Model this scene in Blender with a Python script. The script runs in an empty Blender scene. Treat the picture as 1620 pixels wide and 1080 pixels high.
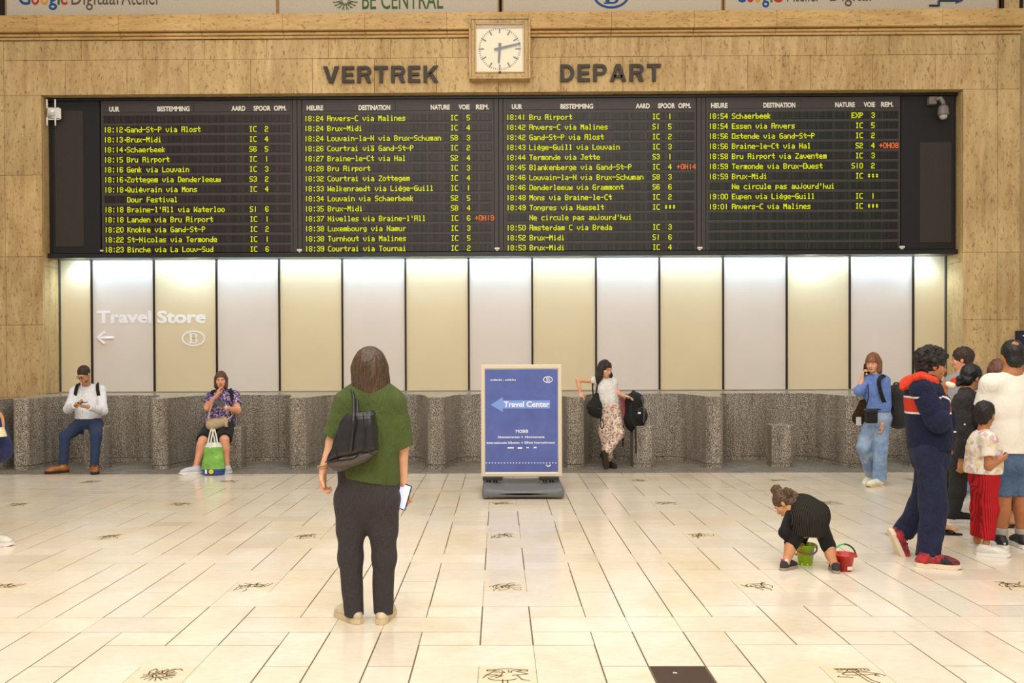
import bpy, math, random
import numpy as np
from mathutils import Vector, Matrix

# ------------------------------------------------------------------ camera
scn = bpy.context.scene
FP, CX, CY, YAW, PIT, ROL, CAMH = 1437.09, 777.19, 576.0, -.00854, -.01131, -.00383, 1.6
cyw, syw, cp, sp, cr, sr = math.cos(YAW), math.sin(YAW), math.cos(PIT), math.sin(PIT), math.cos(ROL), math.sin(ROL)
_R0 = np.array((cyw, -syw, 0.)); _F = np.array((syw*cp, cyw*cp, sp)); _U0 = np.array((-syw*sp, -cyw*sp, cp))
_R = cr*_R0 + sr*_U0; _U = -sr*_R0 + cr*_U0
cam = bpy.data.cameras.new('camera'); camo = bpy.data.objects.new('camera', cam)
scn.collection.objects.link(camo); scn.camera = camo
camo.matrix_world = Matrix(((_R[0], _U[0], -_F[0], 0), (_R[1], _U[1], -_F[1], 0), (_R[2], _U[2], -_F[2], CAMH), (0, 0, 0, 1)))
cam.sensor_width = 36; cam.lens = FP*36/1620; cam.shift_x = (810-CX)/1620; cam.shift_y = (CY-540)/1620
cam.clip_end = 200
CAM = np.array((0., 0., CAMH))

# ------------------------------------------------------------------ light
scn.view_settings.view_transform = 'Standard'; scn.view_settings.look = 'None'
scn.view_settings.exposure = -0.12; scn.view_settings.gamma = 1; scn.view_settings.use_curve_mapping = False
w = bpy.data.worlds.new('hall_light'); scn.world = w; w.use_nodes = True
bg = w.node_tree.nodes['Background']; bg.inputs[0].default_value = (1.0, .955, .895, 1); bg.inputs[1].default_value = 0.55
def area(name, loc, rot, sx, sy, power, col, spread=None):
    l = bpy.data.lights.new(name, 'AREA'); l.shape = 'RECTANGLE'; l.size = sx; l.size_y = sy; l.energy = power; l.color = col
    if spread: l.spread = spread
    o = bpy.data.objects.new(name, l); scn.collection.objects.link(o); o.location = loc; o.rotation_euler = rot
    return o
area('ceiling_light', (0, 4.0, 9.5), (0, 0, 0), 11, 5, 640, (1, .95, .88))
area('ceiling_light', (0, 9.2, 9.5), (math.radians(-8), 0, 0), 13, 2.5, 250, (1, .91, .78))
area('ceiling_light', (0, -3.0, 8.0), (math.radians(38), 0, 0), 12, 4, 1050, (1, .93, .83))
area('wash_light', (0.03, 14.38, 3.13), (math.radians(24), 0, 0), 13.9, .03, 175, (.48, .74, 1.0))

# ------------------------------------------------------------------ helpers
COL = scn.collection
def at(px, py, Y):
    d = _F + (px-CX)/FP*_R - (py-CY)/FP*_U
    return CAM + d*(Y/d[1])
def ground(px, py):
    d = _F + (px-CX)/FP*_R - (py-CY)/FP*_U
    return CAM + d*(-CAMH/d[2])
def lin(c):
    c = c/255.
    return c/12.92 if c <= .04045 else ((c+.055)/1.055)**2.4
def rgb(t): return (lin(t[0]), lin(t[1]), lin(t[2]), 1)
MATS = {}
def mat(name, col, rough=.6, spec=.4, metal=0, emit=None, es=1, kind=None, **k):
    if name in MATS: return MATS[name]
    m = bpy.data.materials.new(name); m.use_nodes = True; nt = m.node_tree; b = nt.nodes['Principled BSDF']
    b.inputs['Base Color'].default_value = rgb(col); b.inputs['Roughness'].default_value = rough
    b.inputs['Specular IOR Level'].default_value = spec; b.inputs['Metallic'].default_value = metal
    if emit: b.inputs['Emission Color'].default_value = rgb(emit); b.inputs['Emission Strength'].default_value = es
    if k.get('coat'): b.inputs['Coat Weight'].default_value = k['coat']; b.inputs['Coat Roughness'].default_value = k.get('coatr', .05)
    if k.get('alpha'): b.inputs['Alpha'].default_value = k['alpha']
    if kind: kind(nt, b, col, k)
    MATS[name] = m; return m
def N(nt, t, **k):
    n = nt.nodes.new(t)
    for a, v in k.items():
        if a in n.inputs: n.inputs[a].default_value = v
        else: setattr(n, a, v)
    return n
def coords(nt, scale=(1, 1, 1), rot=(0, 0, 0)):
    tc = N(nt, 'ShaderNodeTexCoord'); mp = N(nt, 'ShaderNodeMapping'); nt.links.new(tc.outputs['Object'], mp.inputs[0])
    mp.inputs['Scale'].default_value = scale; mp.inputs['Rotation'].default_value = rot
    return mp.outputs[0]
def ramp(nt, src, stops):
    r = N(nt, 'ShaderNodeValToRGB'); nt.links.new(src, r.inputs[0]); e = r.color_ramp.elements
    while len(e) < len(stops): e.new(.5)
    for i, (p, c) in enumerate(stops): e[i].position = p; e[i].color = rgb(c) if len(c) == 3 else c
    return r.outputs[0]
def noise(nt, vec, sc, det=4, rough=.6, dist=0):
    n = N(nt, 'ShaderNodeTexNoise'); nt.links.new(vec, n.inputs['Vector']); n.inputs['Scale'].default_value = sc
    n.inputs['Detail'].default_value = det; n.inputs['Roughness'].default_value = rough; n.inputs['Distortion'].default_value = dist
    return n.outputs[0]
def mixc(nt, fac, a, b, mode='MIX'):
    m = N(nt, 'ShaderNodeMix', data_type='RGBA', blend_type=mode)
    for s, i in ((fac, 0), (a, 6), (b, 7)):
        if isinstance(s, (int, float)): m.inputs[i].default_value = s
        elif isinstance(s, tuple): m.inputs[i].default_value = rgb(s)
        else: nt.links.new(s, m.inputs[i])
    return m.outputs[2]
def bump(nt, b, src, st=.3, dist=.01):
    n = N(nt, 'ShaderNodeBump'); n.inputs['Strength'].default_value = st; n.inputs['Distance'].default_value = dist
    nt.links.new(src, n.inputs['Height']); nt.links.new(n.outputs[0], b.inputs['Normal'])
def tonemix(nt, c):
    a = N(nt, 'ShaderNodeAttribute', attribute_name='tone'); return mixc(nt, 1.0, c, a.outputs['Color'], 'MULTIPLY')
def k_travertine(nt, b, col, k):
    c = k.get('c', ((164, 130, 84), (200, 168, 116), (220, 190, 140)))
    v = coords(nt, k.get('sc', (1.0, 1.0, .16))); n1 = noise(nt, v, 9, 6, .65, .4)
    base = ramp(nt, n1, [(.3, c[0]), (.52, c[1]), (.7, c[2])])
    n2 = noise(nt, coords(nt, (1, 1, 1)), .9, 3); base = mixc(nt, .35, base, ramp(nt, n2, [(.35, (178, 144, 96)), (.65, (222, 192, 140))]))
    v2 = coords(nt, k.get('sp', (1, 1, .34))); n3 = noise(nt, v2, 34, 4, .75, .2); pit = ramp(nt, n3, [(.36, (0, 0, 0)), (.44, (255, 255, 255))])
    base = mixc(nt, 1.0, base, mixc(nt, .5, (255, 255, 255), pit), 'MULTIPLY')
    nt.links.new(tonemix(nt, base), b.inputs['Base Color']); bump(nt, b, pit, .35, .004)
def k_granite(nt, b, col, k):
    v = coords(nt); n = noise(nt, v, k.get('g', 66), 3, .8); v3 = noise(nt, coords(nt, (3, 3, .35)), 1.6, 4)
    base = ramp(nt, n, [(.37, (66, 60, 53)), (.46, tuple(int(q*.76) for q in col)), (.53, col), (.62, tuple(min(255, int(q*1.42)) for q in col))])
    base = mixc(nt, 1.0, base, ramp(nt, v3, [(.3, (200, 194, 184)), (.65, (255, 252, 246))]), 'MULTIPLY')
    nt.links.new(base, b.inputs['Base Color']); bump(nt, b, n, .15, .002)
def k_marble(nt, b, col, k):
    v = coords(nt, (1, 1, 1)); n = noise(nt, v, 2.2, 6, .6, 1.0); n2 = noise(nt, coords(nt, (14, 30, 1)), 1.0, 5, .7)
    base = ramp(nt, n, [(.32, (230, 215, 190)), (.55, (238, 226, 206)), (.75, (242, 232, 216))])
    base = mixc(nt, .35, base, ramp(nt, n2, [(.3, (226, 208, 182)), (.6, (244, 235, 219))]))
    st = noise(nt, coords(nt), .55, 4, .7); base = mixc(nt, 1.0, base, ramp(nt, st, [(.3, (244, 236, 222)), (.55, (255, 255, 255))]), 'MULTIPLY')
    nt.links.new(tonemix(nt, base), b.inputs['Base Color'])
    r = ramp(nt, n, [(.3, (135, 135, 135)), (.7, (95, 95, 95))]); nt.links.new(r, b.inputs['Roughness'])
def k_cloth(nt, b, col, k):
    v = coords(nt); n = noise(nt, v, k.get('f', 240), 2); lo = k.get('lo', .86)
    c = ramp(nt, n, [(.3, tuple(int(q*lo) for q in col)), (.7, tuple(min(255, int(q*(2-lo)) + k.get('add', 3)) for q in col))])
    if k.get('patch'):
        n2 = noise(nt, v, k['patch'][0], 3); c = mixc(nt, ramp(nt, n2, [(.42, (0, 0, 0)), (.62, (255, 255, 255))]), c, k['patch'][1])
    nt.links.new(c, b.inputs['Base Color']); bump(nt, b, noise(nt, coords(nt, (1, 1, .55), (.3, .2, 0)), k.get('w', 18)*1.3, 4, .6, 1.6), min(1, k.get('bs', .35)*1.8), .03)
    b.inputs['Sheen Weight'].default_value = .04
def k_speck(nt, b, col, k):
    v = coords(nt); vo = N(nt, 'ShaderNodeTexVoronoi'); nt.links.new(v, vo.inputs['Vector']); vo.inputs['Scale'].default_value = k.get('sc', 40)
    s = N(nt, 'ShaderNodeSeparateColor'); nt.links.new(vo.outputs['Color'], s.inputs[0])
    r = N(nt, 'ShaderNodeValToRGB'); r.color_ramp.interpolation = 'CONSTANT'; nt.links.new(s.outputs[0], r.inputs[0]); e = r.color_ramp.elements
    cs = k['cols']
    while len(e) < len(cs): e.new(.5)
    for i, c in enumerate(cs): e[i].position = i/len(cs); e[i].color = rgb(c)
    nt.links.new(r.outputs[0], b.inputs['Base Color']); bump(nt, b, noise(nt, v, 18, 3), .3, .01)
def k_banded(nt, b, col, k):
    k_cloth(nt, b, col, k); z = N(nt, 'ShaderNodeSeparateXYZ'); nt.links.new(coords(nt), z.inputs[0]); z0, z1, z2, z3 = k['zs']
    base = b.inputs['Base Color'].links[0].from_socket; mr = N(nt, 'ShaderNodeMapRange'); nt.links.new(z.outputs[2], mr.inputs[0]); mr.inputs[1].default_value = z0-.2; mr.inputs[2].default_value = z3+.2
    T = lambda v: (v-z0+.2)/(z3-z0+.4); r = N(nt, 'ShaderNodeValToRGB'); r.color_ramp.interpolation = 'CONSTANT'; nt.links.new(mr.outputs[0], r.inputs[0]); e = r.color_ramp.elements
    cs = ((0, col), (T(z0), (232, 228, 226)), (T(z1), (206, 60, 38)), (T(z2), (232, 228, 226)), (T(z3), col))
    while len(e) < 5: e.new(.5)
    for i, (p, c) in enumerate(cs): e[i].position = p; e[i].color = rgb(c)
    nt.links.new(r.outputs[0], b.inputs['Base Color'])
def k_stripe(nt, b, col, k):
    w_ = N(nt, 'ShaderNodeTexWave', bands_direction=k.get('dir', 'X')); nt.links.new(coords(nt), w_.inputs['Vector'])
    w_.inputs['Scale'].default_value = k.get('sc', 25); w_.inputs['Distortion'].default_value = k.get('dist', .6)
    c = ramp(nt, w_.outputs[1], [(k.get('p0', .6), col), (k.get('p1', .9), k['c2'])])
    nt.links.new(c, b.inputs['Base Color']); bump(nt, b, w_.outputs[1], k.get('bs', .2), .004)
def k_hair(nt, b, col, k):
    n = noise(nt, coords(nt, k.get('hs', (1, 1, .08))), k.get('hn', 95), 4, .7, .6)
    c = ramp(nt, n, [(.35, tuple(int(q*.55) for q in col)), (.55, col), (.75, tuple(min(255, int(q*1.5)) for q in col))])
    nt.links.new(c, b.inputs['Base Color']); bump(nt, b, n, .6, .006)
def k_skin(nt, b, col, k):
    n = noise(nt, coords(nt), 14, 3); c = ramp(nt, n, [(.35, tuple(int(q*a) for q, a in zip(col, (.95, .88, .85)))), (.65, col)])
    nt.links.new(c, b.inputs['Base Color']); b.inputs['Subsurface Weight'].default_value = .08; b.inputs['Subsurface Radius'].default_value = (.02, .008, .004)
def k_flap(nt, b, col, k):
    w_ = N(nt, 'ShaderNodeTexWave', bands_direction='X'); nt.links.new(coords(nt), w_.inputs['Vector']); w_.inputs['Scale'].default_value = 5.05
    n = noise(nt, coords(nt, (1, 1, .02)), 18, 2, .8)
    c = ramp(nt, w_.outputs[1], [(.1, tuple(int(q*.62) for q in col)), (.5, col)])
    c = mixc(nt, 1.0, c, ramp(nt, n, [(.4, (140, 140, 140)), (.62, (255, 255, 255))]), 'MULTIPLY')
    nt.links.new(c, b.inputs['Base Color'])
def k_rough(nt, b, col, k):
    n = noise(nt, coords(nt), k.get('f', 30), 4, .6, .5); c = ramp(nt, n, [(.3, tuple(int(q*k.get('lo', .85)) for q in col)), (.7, col)])
    nt.links.new(c, b.inputs['Base Color']); bump(nt, b, n, k.get('bs', .15), .006)

class MB:
    def __init__(s): s.v = []; s.f = []; s.t = []
    def add(s, vs, fs, tone=None):
        o = len(s.v); s.v += [tuple(map(float, q)) for q in vs]; s.f += [tuple(i+o for i in q) for q in fs]; s.t += [tone]*len(vs); return s
    def box(s, a, b, tone=None):
        x0, y0, z0 = a; x1, y1, z1 = b
        return s.add([(x0, y0, z0), (x1, y0, z0), (x1, y1, z0), (x0, y1, z0), (x0, y0, z1), (x1, y0, z1), (x1, y1, z1), (x0, y1, z1)],
                     [(0, 3, 2, 1), (4, 5, 6, 7), (0, 1, 5, 4), (1, 2, 6, 5), (2, 3, 7, 6), (3, 0, 4, 7)], tone)
    def bbox(s, a, b, w=.005, tone=None):   # box with chamfered edges (on all)
        x0, y0, z0 = a; x1, y1, z1 = b; vs = []; idx = {}
        for i, X in enumerate((x0, x1)):
            for j, Y in enumerate((y0, y1)):
                for k, Z in enumerate((z0, z1)):
                    sx, sy, sz = (1-2*i)*w, (1-2*j)*w, (1-2*k)*w
                    for ax, p in enumerate(((X, Y+sy, Z+sz), (X+sx, Y, Z+sz), (X+sx, Y+sy, Z))): idx[i, j, k, ax] = len(vs); vs.append(p)
        F = []
        for ax in range(3):
            for e in (0, 1):
                q = [(0, 0), (1, 0), (1, 1), (0, 1)]
                if e == 0: q = q[::-1]
                if ax == 1: q = q[::-1]
                F.append(tuple(idx[tuple([*([e] if ax == 0 else []), a_, *([e] if ax == 1 else []), b_, *([e] if ax == 2 else [])]) + (ax,)] for a_, b_ in q))
        for ax in range(3):          # edges along ax
            o1, o2 = [q for q in range(3) if q != ax]
            for a_ in (0, 1):
                for b_ in (0, 1):
                    def K(e, fax): c = [0, 0, 0]; c[ax] = e; c[o1] = a_; c[o2] = b_; return idx[tuple(c)+(fax,)]
                    F.append((K(0, o1), K(1, o1), K(1, o2), K(0, o2)))
        for i in (0, 1):
            for j in (0, 1):
                for k in (0, 1): F.append((idx[i, j, k, 0], idx[i, j, k, 1], idx[i, j, k, 2]))
        return s.add(vs, F, tone)
    def tube(s, pts, r, n=8, cap=True):
        pts = [np.array(p, float) for p in pts]; m = len(pts); rs = r if hasattr(r, '__len__') else [r]*m; vs = []; up = None
        for i, p in enumerate(pts):
            d = pts[min(i+1, m-1)]-pts[max(i-1, 0)]; d = d/(np.linalg.norm(d)+1e-9)
            if up is None: up = np.cross(d, (0, 0, 1) if abs(d[2]) < .9 else (1, 0, 0))
            up = up-d*np.dot(up, d); up /= np.linalg.norm(up)+1e-9; q = np.cross(d, up)
            vs += [p+rs[i]*(math.cos(2*math.pi*k/n)*up+math.sin(2*math.pi*k/n)*q) for k in range(n)]
        F = [(i*n+k, i*n+(k+1) % n, (i+1)*n+(k+1) % n, (i+1)*n+k) for i in range(m-1) for k in range(n)]
        if cap: F += [tuple(range(n-1, -1, -1)), tuple((m-1)*n+k for k in range(n))]
        return s.add(vs, F)
    def strap(s, pts, nrm, w, t=.004):
        pts = [np.array(p, float) for p in pts]; m = len(pts); vs = []
        for i, p in enumerate(pts):
            d = pts[min(i+1, m-1)]-pts[max(i-1, 0)]; d /= np.linalg.norm(d)+1e-9
            n_ = np.array(nrm[i] if hasattr(nrm[0], '__len__') else nrm, float); n_ = n_-d*np.dot(n_, d); n_ /= np.linalg.norm(n_)+1e-9
            q = np.cross(d, n_)
            vs += [p-q*w/2-n_*t/2, p+q*w/2-n_*t/2, p+q*w/2+n_*t/2, p-q*w/2+n_*t/2]
        F = [(i*4+k, i*4+(k+1) % 4, (i+1)*4+(k+1) % 4, (i+1)*4+k) for i in range(m-1) for k in range(4)]+[(3, 2, 1, 0), tuple((m-1)*4+k for k in range(4))]
        return s.add(vs, F)
    def lathe(s, prof, c=(0, 0, 0), n=32):   # prof (r,z)
        vs = [(c[0]+r*math.cos(2*math.pi*k/n), c[1]+r*math.sin(2*math.pi*k/n), c[2]+z) for r, z in prof for k in range(n)]
        F = [(i*n+k, i*n+(k+1) % n, (i+1)*n+(k+1) % n, (i+1)*n+k) for i in range(len(prof)-1) for k in range(n)]
        return s.add(vs, F)
    def prism(s, poly, z0, z1, tone=None):
        n = len(poly); vs = [(x, y, z0) for x, y in poly]+[(x, y, z1) for x, y in poly]
        return s.add(vs, [tuple(range(n-1, -1, -1)), tuple(range(n, 2*n))]+[(i, (i+1) % n, n+(i+1) % n, n+i) for i in range(n)], tone)
    def slabxz(s, poly, y0, y1):    # polygon in x,z extruded in y
        n = len(poly); vs = [(x, y0, z) for x, z in poly]+[(x, y1, z) for x, z in poly]
        return s.add(vs, [tuple(range(n)), tuple(range(2*n-1, n-1, -1))]+[(i, n+i, n+(i+1) % n, (i+1) % n) for i in range(n)])
    def build(s, name, m, parent=None, smooth=False, org=(0, 0, 0), fix=False):
        me = bpy.data.meshes.new(name); o_ = np.array(org, float)
        me.from_pydata([tuple(np.array(q)-o_) for q in s.v], [], s.f); me.update()
        if any(t is not None for t in s.t) or m.name.startswith('travertine') or m.name in ('clock_stone_frame', 'limestone_tile'):
            at_ = me.color_attributes.new('tone', 'FLOAT_COLOR', 'POINT')
            at_.data.foreach_set('color', [c for t in s.t for c in ((1, 1, 1, 1) if t is None else (t[0], t[1], t[2], 1))])
        if fix:
            import bmesh
            b = bmesh.new(); b.from_mesh(me); bmesh.ops.recalc_face_normals(b, faces=b.faces); b.to_mesh(me); b.free()
        if smooth: me.polygons.foreach_set('use_smooth', [True]*len(me.polygons)); 
        me.materials.append(m)
        o = bpy.data.objects.new(name, me); COL.objects.link(o)
        if parent: o.parent = parent
        return o
def tag(o, label=None, cat=None, group=None, kind=None):
    for k, v in (('label', label), ('category', cat), ('group', group), ('kind', kind)):
        if v: o[k] = v
    return o
def thing(name, loc, label, cat, group=None):
    o = bpy.data.objects.new(name, None); COL.objects.link(o); o.location = tuple(map(float, loc)); o.empty_display_size = .1
    return tag(o, label, cat, group)
def struct(o): o['kind'] = 'structure'; return o
def textmesh(s, bold=0, extrude=0, space=1.0):
    c = bpy.data.curves.new('t', 'FONT'); c.body = s; c.size = 1; c.offset = bold; c.extrude = extrude; c.space_character = space; c.resolution_u = 3
    o = bpy.data.objects.new('t', c); COL.objects.link(o); dg = bpy.context.evaluated_depsgraph_get()
    me = bpy.data.meshes.new_from_object(o.evaluated_get(dg)); bpy.data.objects.remove(o)
    n = len(me.vertices); v = np.zeros(n*3); me.vertices.foreach_get('co', v); v = v.reshape(-1, 3)
    return v, [tuple(p.vertices) for p in me.polygons]
def text(name, s, m, x0, x1, z0, capH, y, parent=None, bold=.01, depth=.004, org=(0, 0, 0), space=1.0, zfull=False):
    """text standing in the XZ plane facing -Y; spans x0..x1, baseline z0, cap height capH"""
    v, f = textmesh(s, bold, .5, space)
    cv, _ = textmesh('H', bold, 0)
    sx = (x1-x0)/(v[:, 0].max()-v[:, 0].min()); sz = capH/(cv[:, 1].max()-cv[:, 1].min()); b0 = cv[:, 1].min()
    X = x0+(v[:, 0]-v[:, 0].min())*sx; Z = z0+(v[:, 1]-b0)*sz; Y = y-(v[:, 2])*depth
    return MB().add(np.stack([X, Y, Z], 1), f).build(name, m, parent, org=org)
rnd = random.Random(4)
TRAV = mat('travertine', (200, 165, 110), .62, .3, kind=k_travertine)
TRAVL = mat('travertine_ledge', (200, 160, 95), .5, .35, kind=k_travertine, c=((178, 136, 74), (210, 168, 100), (224, 184, 118)), sc=(.16, 1, 1), sp=(.4, 1, 1))
GRAN = mat('speckled_granite', (160, 151, 140), .42, .4, kind=k_granite)
GRANT = mat('polished_granite_top', (176, 170, 160), .25, .6, kind=k_granite, g=90)
GRANF = mat('grey_granite_floor', (150, 144, 134), .45, .4, kind=k_granite, g=60)
STONE = mat('limestone_tile', (240, 226, 200), .4, .45, kind=k_marble)
STONEE = mat('engraved_tile', (238, 218, 180), .45, .4, kind=k_marble)
JOINT = mat('floor_joint', (120, 104, 78), .9, .1, kind=k_rough)
WJOINT = mat('wall_joint', (120, 92, 54), .9, .1, kind=k_rough)
ENGR = mat('engraved_line', (112, 92, 50), .8, .1)
DARKB = mat('board_black', (40, 37, 34), .5, .35, kind=k_rough, f=60, lo=.9, bs=.05)
DARKH = mat('board_housing', (68, 62, 58), .5, .35, kind=k_rough, f=60, lo=.9, bs=.05)
BLACKM = mat('black_metal', (24, 20, 16), .4, .5)
BRONZE = mat('dark_bronze', (46, 34, 22), .45, .4, metal=.4)
WHITEP = mat('white_plastic', (226, 220, 208), .4, .4)
WHITE = mat('white_paint', (240, 238, 234), .5, .3)
YEL = mat('lit_yellow', (60, 60, 8), .6, .1, emit=(236, 240, 34), es=1.0)
ORA = mat('lit_orange', (60, 24, 10), .6, .1, emit=(255, 122, 62), es=1.0)

# ------------------------------------------------------------------ floor
PIT_, FX0, FY0 = 1.73806, .0363, 6.23298
floor = struct(MB().box((-16, -6, -.05), (16, 12.17, -.0018)).build('floor', JOINT))
tiles = []      # (x0,x1,y0,y1,kind,gap)
for i in range(-6, 7):
    for j in range(-3, 5):
        def T(a, b, c, d, kind='s', g=(.004, .004, .004, .004)): tiles.append([FX0+(i+a)*PIT_, FX0+(i+b)*PIT_, FY0+(j+c)*PIT_, FY0+(j+d)*PIT_, kind, g, (i, j)])
        e, c_, q, h = .084, .278, .416, .584; fn = .0012; L = .004
        T(-e, e, -e, e, 'e', (fn,)*4)
        T(-c_, -e, -c_, e, 's', (L, fn, L, fn)); T(-c_, e, e, c_, 's', (L, fn, fn, L))
        T(e, c_, -e, c_, 's', (fn, L, fn, L)); T(-e, c_, -c_, -e, 's', (fn, L, L, fn))
        T(-e, e, c_, 1-c_)
        dark = (i, j) == (0, -1)
        if dark:
            T(q, h, -q, -e); T(q, h, -e, e, 'd'); T(q, h, e, q)
        else: T(q, h, -q, q)
        T(e, q, q, h, 's', (L, fn, L, L)); T(q, h, q, h, 's', (fn, fn, L, L)); T(h, 1-e, q, h, 's', (fn, L, L, L))
        for a, b in ((c_, q), (h, 1-c_)):
            T(a, b, -q, -e); T(a, b, -e, e); T(a, b, e, q)
        T(e, c_, c_, q, 's', (L, fn, L, L)); T(e, c_, h, 1-c_, 's', (L, fn, L, L)); T(1-c_, 1-e, c_, q, 's', (fn, L, L, L)); T(1-c_, 1-e, h, 1-c_, 's', (fn, L, L, L))
def pix(p):
    d = np.array(p)-CAM; zz = d@_F
    return CX+FP*(d@_R)/zz, CY-FP*(d@_U)/zz
def parea(t):
    x0, x1, y0, y1 = t[:4]
    if y0 < 2.5: return 0
    P = [pix(p) for p in ((x0, y0, 0), (x1, y0, 0), (x1, y1, 0), (x0, y1, 0))]
    xs = [min(max(p[0], 0), 1620) for p in P]; ys = [min(max(p[1], 0), 1080) for p in P]
    return abs(sum(xs[k]*ys[(k+1) % 4]-xs[(k+1) % 4]*ys[k] for k in range(4)))/2
tl = []
for t in tiles:
    if t[2] > 12.16 or t[3] < 0 or t[0] > 12 or t[1] < -12: continue
    t[3] = min(t[3], 12.168); t[2] = max(t[2], -1.0)
    if t[3]-t[2] < .03: continue
    tl.append((parea(t), t))
tl.sort(key=lambda q: -q[0])
rest = MB(); engr = []
def tilegeo(mb, t):
    x0, x1, y0, y1, kd, g, _ = t; u = rnd.uniform(.93, 1.0); w_ = rnd.uniform(-.02, .0)
    if rnd.random() < .1: u *= .92
    tone = (u, u+w_*.5, u+w_*1.4)
    if kd == 'e': tone = (u, u*.96, u*.86)
    a, b_, c, d = x0+g[0], x1-g[1], y0+g[2], y1-g[3]; z = -.0003*rnd.random(); bw = .0008
    mb.add([(a, c, -.003), (b_, c, -.003), (b_, d, -.003), (a, d, -.003), (a, c, z-bw), (b_, c, z-bw), (b_, d, z-bw), (a, d, z-bw), (a+bw, c+bw, z), (b_-bw, c+bw, z), (b_-bw, d-bw, z), (a+bw, d-bw, z)],
           [(0, 1, 5, 4), (1, 2, 6, 5), (2, 3, 7, 6), (3, 0, 4, 7), (4, 5, 9, 8), (5, 6, 10, 9), (6, 7, 11, 10), (7, 4, 8, 11), (8, 9, 10, 11)], tone)
DT = mat('dark_hatch', (84, 68, 58), .7, .2, kind=k_rough, f=160, lo=.8)
for n_, (a_, t) in enumerate(tl):
    if t[4] == 'd':
        hb = MB(); x0, x1, y0, y1 = t[:4]
        hb.bbox((x0+.006, y0+.006, -.012), (x1-.006, y1-.006, -.0008), .002)
        o = hb.build('floor_hatch', DT, floor)
        MB().tube([((x0+x1)/2-.04, y1-.1, .0), ((x0+x1)/2-.02, y1-.105, .0)], .004, 6).build('hatch_lift', WHITEP, o)
        continue
    if n_ < 301 and a_ > 5:
        mb = MB(); tilegeo(mb, t); mb.build('tile', STONEE if t[4] == 'e' else STONE, floor)
    else: tilegeo(rest, t)
    if t[4] == 'e' and a_ > 12: engr.append(t)
tag(rest.build('tiles', STONE, floor), kind='stuff')
# engraved drawings: strokes cut in the small square tiles
def stroke(mb, pts, w, z=.0008):
    for k in range(len(pts)-1):
        a, b = np.array(pts[k]), np.array(pts[k+1]); d = b-a; L_ = np.linalg.norm(d)+1e-9; n = np.array((-d[1], d[0]))/L_*w/2; d = d/L_*w*.3
        mb.add([(*(a-n-d), z), (*(b-n+d), z), (*(b+n+d), z), (*(a+n-d), z)], [(0, 1, 2, 3)])
def arc(cx, cy, rx, ry, a0, a1, n=8): return [(cx+rx*math.cos(math.radians(a0+(a1-a0)*k/n)), cy+ry*math.sin(math.radians(a0+(a1-a0)*k/n))) for k in range(n+1)]
for t in engr:
    cx, cy = (t[0]+t[1])/2, (t[2]+t[3])/2; mb = MB(); r_ = random.Random(hash(t[6]) % 999); S = .12
    if t[6] == (0, -1):
        L_ = [arc(0, .55, .62, .33, 20, 160), [(-.85, .62), (-.85, .75), (-.5, .78)], [(.85, .6), (.85, .75), (.5, .78)], [(-.85, .62), (-.3, .62)], [(.85, .6), (.4, .62)],
              [(-.25, .66), (-.1, .42), (-.2, .4)], [(.05, .7), (.07, .42)], [(.2, .66), (.15, .42)], [(.25, .68), (.5, .5), (.85, .25), (.2, .1)], [(-.2, .4), (-.6, .5), (-.9, .1), (-1, -.2)],
              [(-.9, .1), (-.5, .2), (-.3, .0), (-.2, .4)], arc(-.2, -.2, .6, .3, 180, 340), [(-.4, .1), (-.7, -.1)], [(-.2, .05), (-.5, -.2)], [(-.2, -.4), (-.2, -.8)], [(0, -.45), (0, -.85)], [(.4, .1), (.6, -.4), (.9, -.5)]]
    elif t[6] == (1, -1):
        L_ = [[(-.7, .85), (.7, .85)], [(-.7, .75), (-.5, .7), (-.3, .75)], [(-.05, .7), (.15, -.6), (.35, -.9)], [(.1, .7), (.35, -.5), (.55, -.8), (.35, -.9)], [(-.3, .5), (-.6, .2), (-.4, .1), (.5, .15), (.9, .2)],
              [(-.8, .0), (-.9, -.1), (-.5, -.15), (-.3, -.2)], [(.3, .45), (.7, .35), (1.0, .2), (1.1, .0)], [(.8, .2), (.7, .05), (.85, -.05)], arc(0, .6, .25, .2, 0, 360), [(-.7, .5), (-.4, .4), (0, .42)], [(.3, .6), (.5, .55), (.7, .62)]]
        L_ += [[(x, .85), (x+.04, .7)] for x in np.arange(-.6, .7, .16)]
    elif t[6] == (-1, -1):
        L_ = [arc(0, .1, .3, .25, 0, 360), arc(0, .1, .15, .12, 0, 300)] + [[(.32*math.cos(a), .1+.28*math.sin(a)), ((.6+.2*r_.random())*math.cos(a+.2), .1+.6*math.sin(a+.2))] for a in np.arange(0, 6.28, .38)]
        L_ += [[(-.5, .2), (-.6, .6), (-.45, .9), (-.3, .7)], [(-.35, .3), (-.2, .6), (.1, .85)], [(-.1, .35), (0, .6), (.4, .9)], [(.1, .35), (.35, .8), (.6, .9), (.75, .7)], [(.2, .3), (.5, .55)]]
    else:
        L_ = []
        for _ in range(9):
            a = r_.random()*6.28; x, y = r_.uniform(-.5, .5), r_.uniform(-.5, .5); p = [(x, y)]
            for _k in range(5): a += r_.uniform(-.9, .9); x += .24*math.cos(a); y += .24*math.sin(a); p.append((max(-.9, min(.9, x)), max(-.9, min(.9, y))))
            L_.append(p)
        L_ += [arc(r_.uniform(-.3, .3), r_.uniform(-.3, .3), .25, .3, 0, 360), arc(0, 0, .7, .6, 30, 200)]
    for l in L_: stroke(mb, [(cx+x*S, cy+y*S) for x, y in l], .007)
    mb.build('engraving', ENGR, floor)
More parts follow.
